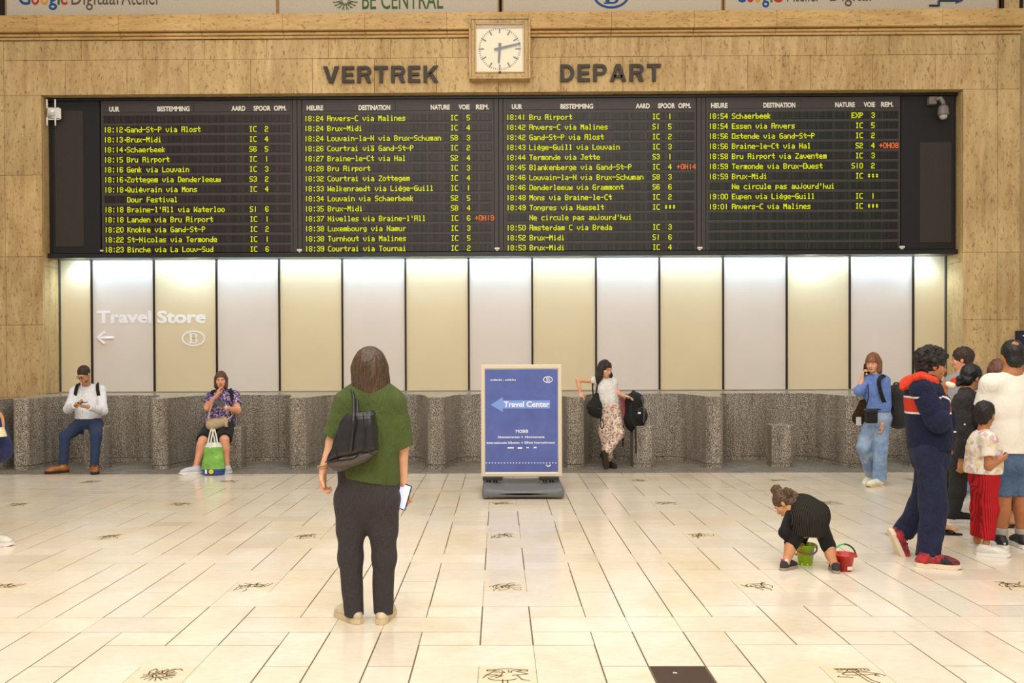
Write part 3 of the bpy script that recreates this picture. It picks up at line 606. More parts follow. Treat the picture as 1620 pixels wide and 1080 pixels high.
# dome camera
c = at(1484, 160, 14.14); t = thing('dome_camera', (c[0], 14.2, c[2]), 'grey dome security camera on a bracket at the top right of the board', 'camera'); c0 = t.location
CAMG = mat('camera_grey', (120, 110, 104), .4, .5)
MB().bbox((c[0]-.14, 14.12, c[2]-.05), (c[0]-.02, 14.22, c[2]+.07), .01).build('wall_bracket', CAMG, t, org=c0)
MB().tube([(c[0]-.05, 14.12, c[2]+.03), (c[0]+.02, 14.10, c[2]+.03), (c[0]+.05, 14.09, c[2]-.03), (c[0]+.05, 14.08, c[2]-.08)], [.03, .035, .035, .03], 10).build('arm', CAMG, t, True, org=c0)
MB().lathe([(.001, .0), (.06, -.01), (.075, -.05), (.082, -.13), (.085, -.15), (.06, -.155)], (c[0]+.05, 14.08, c[2]-.08), 20).build('camera_body', CAMG, t, True, org=c0)
MB().lathe([(.06, 0), (.058, -.03), (.04, -.055), (.001, -.065)], (c[0]+.05, 14.08, c[2]-.235), 20).build('dome', mat('dome_glass', (180, 175, 168), .08, .8), t, True, org=c0)

# ------------------------------------------------------------------ glazed front under the board
mx_ = [94.5, 146, 244.5, 343.3, 442.4, 542, 641.8, 741.7, 842, 942.7, 1043, 1143.7, 1244, 1343.7, 1444, 1497]
mxx = [at(q, 515, YG)[0] for q in mx_]; mxx[0] = XL+.004; mxx[-1] = XR-.004
def k_pane(nt, b, col, k):
    v = coords(nt, (1, 1, 1)); n = noise(nt, v, 160, 2); n2 = noise(nt, v, .8, 3)
    c = mixc(nt, .5, ramp(nt, n, [(.3, tuple(int(q*.95) for q in col)), (.7, col)]), ramp(nt, n2, [(.3, tuple(int(q*.94) for q in col)), (.7, col)]))
    nt.links.new(c, b.inputs['Base Color'])
PW = mat('white_frosted_glass', (226, 212, 198), .5, .4, kind=k_pane, coat=.6, coatr=.04)
PY = mat('yellow_frosted_glass', (226, 206, 166), .5, .4, kind=k_pane, coat=.6, coatr=.04)
win = struct(MB().bbox((mxx[0], YG-.02, 1.0), (mxx[-1], YG+.05, 1.022), .003).bbox((mxx[0], YG-.02, 3.13), (mxx[-1], YG+.05, 3.16), .003).build('window_1', mat('pale_rail', (168, 150, 120), .4, .4)))
for k in range(15):
    white = k % 2 == 1
    MB().bbox((mxx[k]+.012, YG, 1.02), (mxx[k+1]-.012, YG+.012, 3.14), .002).build('pane', PW if white else PY, win)
for k in range(16):
    w_ = .02 if k in (0, 15) else .014
    MB().bbox((mxx[k]-w_+(.02 if k == 0 else 0), YG-.03, 1.02), (mxx[k]+w_-(.02 if k == 15 else 0), YG+.03, 3.14), .002).build('mullion', BRONZE if 0 < k < 15 else mat('steel_post', (60, 62, 58), .4, .5), win)
bl_ = struct(MB().box((XL, YG+.06, .9), (XR, YG+.1, 3.3)).build('wall_behind_glass', BLACKM))
# soffit under the board
struct(MB().box((XL+.002, 14.30, 3.16), (XR-.002, 14.62, 3.18)).build('trim_5', mat('soffit_cream', (200, 180, 150), .5)))
LAMP = mat('lamp_white', (255, 255, 255), .4, emit=(240, 246, 255), es=14)
dl = ['first round downlight from the left under the board', 'second round downlight from the left under the board', 'third round downlight from the left under the board', 'rightmost round downlight under the board']
for k, px in enumerate((124, 300, 1285, 1464)):
    c = at(px, 412, 14.5); t = thing('downlight', (c[0], 14.5, 3.158), dl[k], 'lamp', 'downlights under the departure board')
    MB().lathe([(.03, 0), (.045, 0), (.045, -.012), (.03, -.012)], (0, 0, 0), 20).build('trim_ring', BR, t)
    MB().lathe([(.001, -.004), (.03, -.004), (.03, 0)], (0, 0, 0), 16).build('lens', LAMP, t)
    l = bpy.data.lights.new('downlight_lamp', 'SPOT'); l.energy = 30; l.spot_size = 2.2; l.spot_blend = .8; l.color = (.55, .8, 1); l.shadow_soft_size = .03
    lo = bpy.data.objects.new('downlight_lamp', l); COL.objects.link(lo); lo.parent = t; lo.location = (0, 0, -.02)
# lettering on the glass
FILM = mat('white_film', (240, 234, 230), .5, .3)
yf = YG-.003; tl_ = thing('glass_lettering', (at(240, 512, yf)[0], yf, 1.7), 'white Travel Store lettering with arrow and oval emblem on the glass', 'sign'); o = tl_.location
def gtext(s, p0, p1, base, cap, bold=.03):
    a = at(p0, base, yf); b = at(p1, base, yf); return text('word', s, FILM, a[0], b[0], a[2], cap, yf, tl_, bold, .002, o)
gtext('Travel', 153, 240, 511, .20, .035); gtext('Store', 248.5, 326, 511, .20, .035)
mb = MB()
for a, b in (((157, 534.5), (180, 534.5)), ((155, 534.5), (166, 525.5)), ((155, 534.5), (166, 544))):
    mb.tube([at(*a, yf), at(*b, yf)], .024, 8)
mb.build('arrow', FILM, tl_, org=o)
mb = MB(); e = at(306, 535, yf); ringpoly(mb, e[0], e[2], .192, .128, .026, yf, .002); mb.build('oval_ring', FILM, tl_, org=o)
mb = MB(); serifB(mb, e[0]-.005, e[2], .17, yf, .002); mb.build('oval_letter', FILM, tl_, org=o)

# ------------------------------------------------------------------ granite counter
PC, PP = .09, 1.94
cnt = thing('granite_counter', (PC, 13.3, 0), 'wavy speckled granite counter running below the glazed front', 'counter')
def cy_(x):
    t = abs((x-PC-PP/2+PP*50) % PP); t = min(t, PP-t)
    s = min(max((t-.118)/.40, 0), 1); s = 1-(1-s)**3.4; r = .05*(max(0, t-.05)/.068)**2 if t < .118 else .05
    return 12.63+r+(.99-r)*s
X0, X1 = XL+.04, XR-.04
def cpath(a, b, n, off=0):
    xs_ = np.linspace(a, b, n); out = []
    for x in xs_:
        d = (cy_(x+.002)-cy_(x-.002))/.004; nn = np.array((d, -1))/math.hypot(d, 1)      # outward normal (towards -Y)
        out.append(np.array((x, cy_(x)))+nn*off)
    return out
def wallstrip(mb, a, b, n, z0, z1, off, th):
    o_, i_ = cpath(a, b, n, off), cpath(a, b, n, off-th)
    vs = [(p[0], p[1], z) for z in (z0, z1) for p in o_]+[(p[0], p[1], z) for z in (z0, z1) for p in i_]
    F = [(k, k+1, n+k+1, n+k) for k in range(n-1)]+[(2*n+k+1, 2*n+k, 3*n+k, 3*n+k+1) for k in range(n-1)]+[(n+k, n+k+1, 3*n+k+1, 3*n+k) for k in range(n-1)]
    F += [(0, n, 3*n, 2*n), (n-1, 3*n-1, 4*n-1, 2*n-1)]
    mb.add(vs, F)
brk = []
for k in range(-4, 5):
    p = PC+PP/2+k*PP
    brk += [p-.5, p-.117, p+.117, p+.5, p+.97-.18]
brk = sorted([X0, X1]+[b for b in brk if X0+.05 < b < X1-.05])
for a, b in zip(brk, brk[1:]):
    n = 18 if b-a < .45 else 6
    mb = MB(); wallstrip(mb, a+.0015, b-.0015, n, .062, .985, 0, .03); mb.build('granite_panel', GRAN, cnt, org=cnt.location, smooth=False)
    mb = MB(); wallstrip(mb, a+.0015, b-.0015, n, 0, .055, -.004, .03); mb.build('plinth', GRAN, cnt, org=cnt.location)
N_ = 420; top = cpath(X0, X1, N_, .004)
vs = [(p[0], p[1], z) for z in (.985, 1.0) for p in top]+[(p[0], YG-.03, z) for z in (.985, 1.0) for p in top]; n = N_
MB().add(vs, [(k, k+1, n+k+1, n+k) for k in range(n-1)]+[(n+k, n+k+1, 3*n+k+1, 3*n+k) for k in range(n-1)]+[(0, n, 3*n, 2*n), (n-1, 3*n-1, 4*n-1, 2*n-1)]).build('worktop', GRANT, cnt, org=cnt.location)
mb = MB(); wallstrip(mb, X0, X1, 200, .05, .07, -.012, .02); mb.build('shadow_gap', BLACKM, cnt, org=cnt.location)
for xx in (X0, X1): MB().box((xx-.02, 12.64, 0), (xx+.02, 14.55, .985)).build('end_slab', GRAN, cnt, org=cnt.location)
for k in range(-3, 4):
    xc = PC+k*PP
    if k == 0: wh = 'behind the blue poster stand'
    else: wh = {-3: 'under the seated man in white shirt', -2: 'under the seated woman in purple top', -1: 'behind the woman in the green tee', 1: 'under the black backpack', 2: 'standing empty in the bay right of the backpack', 3: 'behind the teenager in the navy hooded top'}[k]
    t = thing('granite_stool', (xc, 12.9, 0), 'speckled granite block seat '+wh, 'seat', 'granite block seats')
    pl = [(-.105, -.185), (.105, -.185), (.15, -.14), (.16, .1), (.1, .18), (-.1, .18), (-.16, .1), (-.15, -.14)]
    MB().prism([(a*.97, b*.97) for a, b in pl], 0, .055).build('plinth', GRAN, t); MB().prism(pl, .06, .575).build('block', GRAN, t)
    MB().prism([(a*1.01, b*1.01) for a, b in pl], .575, .585).build('seat_top', GRANT, t)

# ------------------------------------------------------------------ poster stand
YS = 10.47; c = at(825, 765, YS); ps = thing('poster_stand', (c[0], YS, 0), 'freestanding framed blue poster pointing left to the travel centre', 'sign'); o = ps.location
AL = mat('pale_aluminium', (222, 208, 182), .4, .4, metal=.15); POST = mat('blue_poster', (92, 106, 176), .35, .4, kind=k_rough, f=5, lo=.9, bs=.02, coat=.3)
fx0, fx1 = at(761, 660, YS)[0], at(889, 660, YS)[0]; fz0, fz1 = at(825, 754, YS)[2], at(825, 576.5, YS)[2]; fw = .048
MB().box((fx0+.02, YS+.01, fz0+.02), (fx1-.02, YS+.035, fz1-.02)).build('back_board', AL, ps, org=o)
for nm, a, b in (('frame_rail', (fx0, YS-.012, fz1-fw), (fx1, YS+.04, fz1)), ('frame_rail', (fx0, YS-.012, fz0), (fx1, YS+.04, fz0+fw)), ('frame_rail', (fx0, YS-.0125, fz0+.001), (fx0+fw, YS+.0395, fz1-.001)), ('frame_rail', (fx1-fw, YS-.0125, fz0+.001), (fx1, YS+.0395, fz1-.001))):
    MB().bbox(a, b, .008).build(nm, AL, ps, org=o)
MB().box((fx0+fw-.004, YS+.0, fz0+fw-.004), (fx1-fw+.004, YS+.01, fz1-fw+.004)).build('white_border', WHITE, ps, org=o)
qx0, qx1, qz0, qz1 = at(767.5, 660, YS)[0], at(882.5, 660, YS)[0], at(825, 746, YS)[2], at(825, 584, YS)[2]
MB().box((qx0, YS-.003, qz0), (qx1, YS+.001, qz1)).build('poster', POST, ps, org=o)
yp = YS-.0045; PWH = mat('poster_white', (238, 238, 248), .5)
def ptext(s, p0, p1, base, caph, bold=.02): a = at(p0, base, yp); b = at(p1, base, yp); text('poster_text', s, PWH, a[0], b[0], a[2], caph, yp, ps, bold, .001, o)
PLB = mat('poster_light_blue', (124, 156, 222), .5)
def pq(px, py): q = at(px, py, YS-.0038); return (q[0], q[2])
MB().slabxz([pq(776, 640), pq(795.5, 628), pq(795.5, 633), pq(870, 633), pq(870, 646), pq(795.5, 646), pq(795.5, 651.5)][::-1], YS-.0038, YS-.003).build('arrow', PLB, ps, org=o)
ptext('Travel Center', 797, 869.5, 643.8, .066, .025); ptext('nmbs.be - sncb.be', 775.5, 816, 602, .02, .03); ptext('MOBIB', 816, 835.5, 684.6, .037, .02)
ptext('Abonnementen', 787, 822, 692.8, .026, .02); ptext('Abonnements', 830, 861.5, 692.6, .026, .02); ptext('Internationale biljetten', 770, 822, 701.7, .026, .02); ptext('Billets internationaux', 830, 878, 701.5, .026, .02)
mb = MB()
for px, py in ((826, 691), (826, 700)): q = at(px, py, yp); mb.slabxz([(q[0]+.009*math.cos(a), q[2]+.009*math.sin(a)) for a in np.arange(0, 6.28, .785)], yp-.001, yp)
for k in range(24):
    q = at(769.5+k*4.77, 732, yp); mb.slabxz([(q[0]+.0075*math.cos(a), q[2]+.0075*math.sin(a)) for a in np.arange(0, 6.28, .785)], yp-.001, yp)
mb.build('dots', PWH, ps, org=o)
mb = MB()
q = at(867.5, 734.5, yp); mb.tube([(q[0]+.024*math.cos(a), yp, q[2]+.022*math.sin(a)) for a in np.linspace(math.pi, 2*math.pi, 9)], .007, 5); mb.build('smile_mark', PWH, ps, org=o)
mb = MB()
for a, b in (((803, 708.5), (813, 708)), ((819, 709), (826, 708)), ((832.5, 708), (837, 708)), ((844, 708), (849, 707.6))): p, q = at(*a, yp), at(*b, yp); mb.bbox((p[0], yp-.001, p[2]-.006), (q[0], yp, q[2]+.007), .0003)
mb.build('small_print', PWH, ps, org=o)
mb = MB(); e = at(866.8, 600.2, yp); ringpoly(mb, e[0], e[2], .055, .038, .009, yp, .001, 28); serifB(mb, e[0], e[2], .048, yp, .001); mb.build('oval_emblem', PWH, ps, org=o)
BG = mat('grey_plastic_base', (112, 112, 112), .5, .4, kind=k_rough, f=20, lo=.92, bs=.05); DG = mat('dark_grey_metal', (50, 47, 42), .5)
for px in (779.5, 868.5):
    q = at(px, 760, YS)
    MB().bbox((q[0]-.115, YS-.05, fz0-.035), (q[0]+.115, YS+.07, fz0), .006).build('foot_clamp', DG, ps, org=o)
    for dx in (-.06, -.03, .015, .045):
        ax = q[0]+dx; MB().tube([(ax, YS-.01+.02*(dx > 0), .12)]+[(ax+.004*math.sin(z*120), YS-.01, z) for z in np.linspace(.13, fz0-.03, 16)], .010, 8).build('spring', DG, ps, org=o)
bx_a, bx_b = at(763, 780, 10.2)[0], at(891, 780, 10.2)[0]
import bmesh
def rbox(a, b, r, seg, name, m, par, org, warp=None):
    bm = bmesh.new(); bmesh.ops.create_cube(bm, size=1); a = np.array(a); b = np.array(b)
    for v in bm.verts: v.co = Vector((a+b)/2)+Vector([v.co[i]*(b-a)[i] for i in range(3)])
    bmesh.ops.bevel(bm, geom=list(bm.edges), offset=r, segments=seg, affect='EDGES', profile=.6)
    if warp: bmesh.ops.subdivide_edges(bm, edges=[e for e in bm.edges if e.calc_length() > .15], cuts=6, use_grid_fill=True)
    for v in bm.verts:
        if warp: v.co = Vector(warp(v.co))
        v.co -= Vector(org)
    me = bpy.data.meshes.new(name); bm.to_mesh(me); bm.free(); me.materials.append(m)
    me.polygons.foreach_set('use_smooth', [True]*len(me.polygons))
    o2 = bpy.data.objects.new(name, me); COL.objects.link(o2); o2.parent = par
    md = o2.modifiers.new('n', 'WEIGHTED_NORMAL'); return o2
def bwarp(v):
    x = (v.x-(bx_a+bx_b)/2)/((bx_b-bx_a)/2); z = v.z
    if z > .07: z -= .03*(1-x*x)
    else: z += .012*max(0, 1-x*x)
    return (v.x, v.y, z)
rbox((bx_a, 9.97, .005), (bx_b, 10.98, .13), .05, 4, 'base', BG, ps, o, bwarp)

# ================================================================== figures
Z = np.array((0, 0, 1.))
class Field:
    """signed-distance modelling kit: smooth unions of tapered capsules and ellipsoids, meshed as one closed surface"""
    def __init__(s): s.p = []; s.lo = np.full(3, 1e9); s.hi = np.full(3, -1e9); s.post = []
    def _bb(s, lo, hi, grow=True):
        if grow: s.lo = np.minimum(s.lo, lo); s.hi = np.maximum(s.hi, hi)
        return lo, hi
    def cone(s, a, b, ra, rb=None, k=.02, flat=None, end=False, start=False, op='+'):
        a = np.array(a, float); b = np.array(b, float); rb = ra if rb is None else rb; R_ = max(ra, rb)
        lo, hi = s._bb(np.minimum(a, b)-R_, np.maximum(a, b)+R_, op == '+')
        s.p.append(('c', lo, hi, k, op, (a, b, ra, rb, flat, end, start))); return s
    def ell(s, c, r, ax=None, k=.02, op='+'):
        c = np.array(c, float); r = np.array(r, float); M = np.eye(3) if ax is None else np.array(ax, float); e = np.sqrt(((M*r[:, None])**2).sum(0))
        lo, hi = s._bb(c-e, c+e, op == '+'); s.p.append(('e', lo, hi, k, op, (c, r, M))); return s
    def cut(s, p, n, rad=None): s.post.append((np.array(p, float), np.array(n, float)/np.linalg.norm(n), rad)); return s
    def build(s, name, m, parent, h, org, noise_=0, nf=14, seed=0, smooth=True):
        lo = s.lo-3*h-noise_; hi = s.hi+3*h+noise_; n = np.ceil((hi-lo)/h).astype(int)+1
        V = np.full(n, .3, np.float32); ax = [lo[i]+h*np.arange(n[i], dtype=np.float32) for i in range(3)]
        for kd, l_, h_, k, op, q in s.p:
            i0 = np.maximum(((l_-k-2*h-lo)/h).astype(int), 0); i1 = np.minimum(((h_+k+2*h-lo)/h).astype(int)+2, n)
            if (i1 <= i0).any(): continue
            X = ax[0][i0[0]:i1[0], None, None]; Y = ax[1][None, i0[1]:i1[1], None]; Z = ax[2][None, None, i0[2]:i1[2]]
            if kd == 'c':
                a, b, ra, rb, fl, end, start = q
                if fl is not None:
                    nn, sc = np.array(fl[0], float), fl[1]; g = (1/sc-1); dn = (X-a[0])*nn[0]+(Y-a[1])*nn[1]+(Z-a[2])*nn[2]
                    PX, PY, PZ = X-a[0]+nn[0]*dn*g, Y-a[1]+nn[1]*dn*g, Z-a[2]+nn[2]*dn*g; ba = b-a; ba = ba+nn*np.dot(ba, nn)*g
                else: PX, PY, PZ = X-a[0], Y-a[1], Z-a[2]; ba = b-a
                L2 = float(ba@ba)+1e-12; t = (PX*ba[0]+PY*ba[1]+PZ*ba[2])/L2; tc = np.clip(t, 0, 1)
                d = np.sqrt((PX-ba[0]*tc)**2+(PY-ba[1]*tc)**2+(PZ-ba[2]*tc)**2)-(ra+(rb-ra)*tc)
                if end: d = np.maximum(d, (t-1)*math.sqrt(L2))
                if start: d = np.maximum(d, -t*math.sqrt(L2))
            else:
                c, r, M = q; PX, PY, PZ = X-c[0], Y-c[1], Z-c[2]
                u = [(PX*M[i, 0]+PY*M[i, 1]+PZ*M[i, 2]) for i in range(3)]
                k0 = np.sqrt(sum((u[i]/r[i])**2 for i in range(3))); k1 = np.sqrt(sum((u[i]/r[i]**2)**2 for i in range(3)))+1e-6; d = k0*(k0-1)/k1
            sl = tuple(slice(i0[i], i1[i]) for i in range(3)); o = V[sl]
            if op == '+':
                hh = np.maximum(k-np.abs(o-d), 0)/max(k, 1e-6); V[sl] = np.minimum(o, d)-hh*hh*k*.25
            else:
                d = -d; hh = np.maximum(k-np.abs(o-d), 0)/max(k, 1e-6); V[sl] = np.maximum(o, d)+hh*hh*k*.25
        X, Y, Z = ax[0][:, None, None], ax[1][None, :, None], ax[2][None, None, :]
        if noise_:
            r_ = random.Random(seed); W = np.zeros(n, np.float32)
            for q in range(5):
                f = nf*(1.4**q)*1.1; kx, ky, kz = (r_.uniform(-1, 1) for _ in range(3)); kz *= .75; nrm = math.sqrt(kx*kx+ky*ky+kz*kz)+.2; ph = r_.uniform(0, 6)
                W += (.75-1.6*np.abs(np.sin((kx*X+ky*Y+kz*Z)*f*3.14/nrm+ph+1.3*np.sin((ky*X+kz*Y-kx*Z)*f*.8+ph))))/(1+.35*q)
            V += W*(noise_*.27)
        for p, nn, rad in s.post:
            d = (X-p[0])*nn[0]+(Y-p[1])*nn[1]+(Z-p[2])*nn[2]
            if rad is not None: d = np.where((X-p[0])**2+(Y-p[1])**2+(Z-p[2])**2 < rad*rad, d, -1.)
            V = np.maximum(V, d)
        # surface nets
        S = V < 0; c8 = [S[i:n[0]-1+i, j:n[1]-1+j, k:n[2]-1+k] for i in (0, 1) for j in (0, 1) for k in (0, 1)]
        cnt_ = sum(c.astype(np.int8) for c in c8); act = (cnt_ > 0) & (cnt_ < 8); I = np.argwhere(act)
        idx = np.full(act.shape, -1, np.int32); idx[act] = np.arange(len(I))
        off = np.array([(i, j, k) for i in (0, 1) for j in (0, 1) for k in (0, 1)]); val = np.stack([V[I[:, 0]+o[0], I[:, 1]+o[1], I[:, 2]+o[2]] for o in off], 1)
        P = np.zeros((len(I), 3)); C = np.zeros(len(I))
        for a in range(8):
            for b in range(a+1, 8):
                if abs(off[a]-off[b]).sum() != 1: continue
                va, vb = val[:, a], val[:, b]; m_ = (va < 0) != (vb < 0); t = np.where(m_, va/(va-vb+1e-12), 0)
                P += np.where(m_[:, None], off[a]+(off[b]-off[a])*t[:, None], 0); C += m_
        P = (P/C[:, None]+I)*h+lo-np.array(org, float)
        quads = []
        for axis in range(3):
            o1, o2 = [q for q in range(3) if q != axis]
            A_ = S.take(range(n[axis]-1), axis); B_ = S.take(range(1, n[axis]), axis); E_ = np.argwhere(A_ != B_)
            E_ = E_[(E_[:, o1] > 0) & (E_[:, o2] > 0) & (E_[:, o1] < n[o1]-1) & (E_[:, o2] < n[o2]-1)]
            if not len(E_): continue
            q = []
            for (da, db) in ((-1, -1), (0, -1), (0, 0), (-1, 0)):
                e = E_.copy(); e[:, o1] += da; e[:, o2] += db; q.append(idx[e[:, 0], e[:, 1], e[:, 2]])
            q = np.stack(q, 1); fl = A_[E_[:, 0], E_[:, 1], E_[:, 2]]
            if axis == 1: fl = ~fl
            q[~fl] = q[~fl][:, ::-1]; quads.append(q)
        Q = np.concatenate(quads)
        me = bpy.data.meshes.new(name); me.vertices.add(len(P)); me.vertices.foreach_set('co', P.astype(np.float32).ravel())
        me.loops.add(len(Q)*4); me.loops.foreach_set('vertex_index', Q.ravel().astype(np.int32)); me.polygons.add(len(Q))
        me.polygons.foreach_set('loop_start', (np.arange(len(Q))*4).astype(np.int32)); me.polygons.foreach_set('loop_total', np.full(len(Q), 4, np.int32))
        me.polygons.foreach_set('use_smooth', np.ones(len(Q), bool)); me.update(calc_edges=True); me.validate(); me.materials.append(m)
        o = bpy.data.objects.new(name, me); COL.objects.link(o); o.parent = parent; return o
def nz(v): v = np.array(v, float); return v/(np.linalg.norm(v)+1e-9)
def lerp(a, b, t): return np.array(a)*(1-t)+np.array(b)*t
def hand(F, w, d, n, side, s=1, curl=(.5, .6, .65, .7), thumb=.5, point=None):
    """w wrist, d direction to fingers, n palm normal (fingers curl towards it), side +-1 thumb side = cross(d,n)*side"""
    d = nz(d); n = nz(np.array(n)-d*np.dot(n, d)); t = np.cross(d, n)*side
    F.cone(w-d*.01, w+d*.035*s, .021*s, .024*s, .015, flat=(n, .75))
    F.ell(w+d*.055*s, (.05*s, .038*s, .017*s), (d, t, n), .015)
    F.cone(w+d*.06*s+t*.022*s, w+d*.09*s+t*.024*s, .014*s, .011*s, .012); F.cone(w+d*.055*s-t*.02*s, w+d*.085*s-t*.026*s, .013*s, .010*s, .012)
    for i, (o, L_) in enumerate(((.027, .068), (.009, .077), (-.009, .071), (-.027, .056))):
        p = w+d*(.09-.004*abs(i-1))*s+t*o*s; a = curl[i]*.5; dd = nz(d+t*o*2.2*(1-curl[i]))
        for f_, r_ in ((.45, .0098), (.32, .0088), (.25, .0078)):
            v = dd*math.cos(a)+n*math.sin(a); q = p+v*L_*f_*s; F.cone(p, q, r_*s, r_*.92*s, .004); p = q; a += curl[i]*1.1
    p = w+d*.022*s+t*.026*s; v = nz(d*.65+t*.75+n*thumb*.5); q = p+v*.038*s; F.cone(p, q, .015*s, .012*s, .014); v2 = nz(d*.95+t*(.35-thumb*.3)+n*thumb*.8); F.cone(q, q+v2*.045*s, .0115*s, .009*s, .006)
def headprims(F, c, f, u, s, jaw=1.0):
    r = np.cross(f, u); M = (r, f, u)
    E_ = lambda a, b, e, rr, k=.02, op='+': F.ell(c+(r*a+f*b+u*e)*s, np.array(rr)*s, M, k*s, op)
    E_(0, -.012, .03, (.073, .092, .09)); E_(0, .028, -.035, (.056*jaw, .06, .076), .03); E_(0, .062, -.088, (.03*jaw, .024, .022), .03)
    E_(0, .078, .022, (.05, .016, .013), .02)
    for q in (-1, 1):
        E_(q*.036, .058, -.03, (.024, .022, .026), .02); E_(q*.03, .099, .004, (.015, .014, .010), .01, '-')
        E_(q*.075, -.006, -.012, (.009, .017, .031), .008)
    F.cone(c+(f*.086+u*.006)*s, c+(f*.107-u*.033)*s, .008*s, .0125*s, .012*s)
    E_(0, .094, -.038, (.019, .012, .009), .01); E_(0, .084, -.062, (.024, .012, .007), .008); E_(0, .082, -.071, (.02, .012, .007), .008)
def face(par, org, c, f, u, s, brow, lipm, glasses=None, h=1):
    r = np.cross(f, u)
    for q in (-1, 1):
        F = Field(); F.ell(c+(r*q*.03+f*.082+u*.004)*s, np.array((.0125, .007, .006))*s, (r, f, u), 0); eye = F.build('eye', EYEW, par, .0022*s, org)
        F = Field(); F.ell(c+(r*q*.029+f*.0875+u*.004)*s, np.array((.0066, .004, .006))*s, (r, f, u), 0); F.build('iris', EYEI, eye, .0015*s, org)
        mb = MB(); mb.tube([c+(r*q*a+f*(.093-.25*abs(a-.02))+u*(.021+.02*(a-.012)))*s for a in (.012, .024, .036, .045)], [.0026*s, .004*s, .0035*s, .002*s], 6); mb.build('eyebrow', brow, par, True, org)
    mb = MB()
    for dz, rr in ((-.0625, .0042), (-.0705, .005)): mb.tube([c+(r*a+f*(.0985-6*a*a)+u*(dz+abs(a)*.05))*s for a in (-.022, -.012, 0, .012, .022)], [.001*s, rr*s*.8, rr*s, rr*s*.8, .001*s], 6)
    mb.build('lips', lipm, par, True, org)
    if glasses:
        mb = MB()
        for q in (-1, 1):
            mb.tube([c+(r*(q*.031+.022*math.cos(a))+f*.104+u*(.002+.015*math.sin(a)))*s for a in np.linspace(0, 6.283, 15)], .0022*s, 5, False)
            mb.tube([c+(r*q*.053+f*.104+u*.006)*s, c+(r*q*.074+f*.06+u*.008)*s, c+(r*q*.08-f*.005+u*.003)*s], .002*s, 5)
        mb.tube([c+(-r*.009+f*.107+u*.004)*s, c+(r*.009+f*.107+u*.004)*s], .002*s, 5); mb.build('glasses', glasses, par, True, org)
EYEW = mat('eye_white', (226, 216, 206), .3); EYEI = mat('eye_iris', (44, 28, 18), .2)
LIP = mat('lip_rose', (176, 96, 84), .5); LIPD = mat('lip_brown', (140, 84, 68), .5)
SK1 = mat('skin_fair', (226, 176, 140), .5, .35, kind=k_skin); SK2 = mat('skin_tan', (206, 150, 108), .5, .35, kind=k_skin)
SK3 = mat('skin_brown', (184, 124, 82), .5, .35, kind=k_skin); SK4 = mat('skin_deep', (150, 98, 64), .5, .35, kind=k_skin); SKR = mat('skin_rosy', (224, 164, 130), .5, .35, kind=k_skin)
BLK = mat('black_fabric', (30, 28, 28), .75, .25, kind=k_cloth, lo=.75); BLKL = mat('black_leather', (44, 41, 42), .3, .5, kind=k_rough, f=9, lo=.8, bs=.25)
PHONE = mat('phone_black', (18, 18, 20), .2, .6)
def ring_loops(mb, F=None): pass
def shoe(par, org, ank, toe, up, s, m, sole, name='shoe', laces=None, high=0, low=False):
    ank = np.array(ank, float)
    if up is Z and abs(toe[2]) < .05: ank[2] = .079*s
    t = nz(toe); u = nz(np.array(up)-t*np.dot(up, t)); r = np.cross(t, u); g = ank-u*.078*s
    F = Field(); M = (r, t, u); fl = (u, .8)
    F.ell(g-t*.03*s+u*.042*s, np.array((.034, .042, .036))*s, M, .02); F.cone(g+u*.052*s, g+t*.11*s+u*.046*s, .036*s, .038*s, .03*s); F.ell(g+t*.145*s+u*.038*s, np.array((.043, .056, .032))*s, M, .03*s)
    F.cone(g-t*.012*s+u*.05*s, g-t*.006*s+u*(.095+high)*s, .037*s, .037*s, .02*s, end=True)
    F.cone(g+u*.06*s+t*.01*s, g+t*.09*s+u*.05*s, .03*s, .024*s, .02*s)
    F.cut(g+u*.02*s, -u); o = F.build(name, m, par, .0045*max(s, .75), org)
    pts = [(-.072, .0), (-.062, .024), (-.03, .034), (.02, .032), (.07, .038), (.12, .044), (.165, .04), (.195, .024), (.205, .0)]; pts += [(a, -b) for a, b in pts[-2:0:-1]]
    vs = [g+(t*a*1.04+r*b*1.12)*s+u*z*s+(u*.01*s if a > .18 and z == 0 else 0) for z in (0, .03) for a, b in pts]; n = len(pts)
    MB().add(vs, [tuple(range(n-1, -1, -1)), tuple(range(n, 2*n))]+[(i, (i+1) % n, n+(i+1) % n, n+i) for i in range(n)]).build('sole', sole, o, False, org, fix=True)
    if laces:
        mb = MB()
        for k in range(4):
            p = g+t*(.045+.024*k)*s+u*(.098-.0075*k)*s; mb.tube([p-r*.02*s-u*.006*s, p+u*.003*s, p+r*.02*s-u*.006*s], .0035*s, 5)
        mb.build('laces', laces, o, True, org)
    return o
def sandal(par, org, ank, toe, s, m):
    t = nz(toe); u = np.array((0, 0, 1.)); r = np.cross(t, u); g = ank-u*.078*s
    pts = [(-.072, .0), (-.062, .024), (-.03, .034), (.02, .032), (.07, .038), (.12, .044), (.165, .04), (.195, .024), (.205, .0)]; pts += [(a, -b) for a, b in pts[-2:0:-1]]; n = len(pts)
    vs = [g+(t*a+r*b)*s+u*z*s for z in (0, .016) for a, b in pts]
    mb = MB().add(vs, [tuple(range(n-1, -1, -1)), tuple(range(n, 2*n))]+[(i, (i+1) % n, n+(i+1) % n, n+i) for i in range(n)])
    for q in (-1, 1): mb.tube([g+(t*.14+u*.02)*s, g+(t*.11+r*q*.022+u*.045)*s, g+(t*.04+r*q*.036+u*.016)*s], .006*s, 6)
    return mb.build('sandal', m, par, False, org, fix=True)
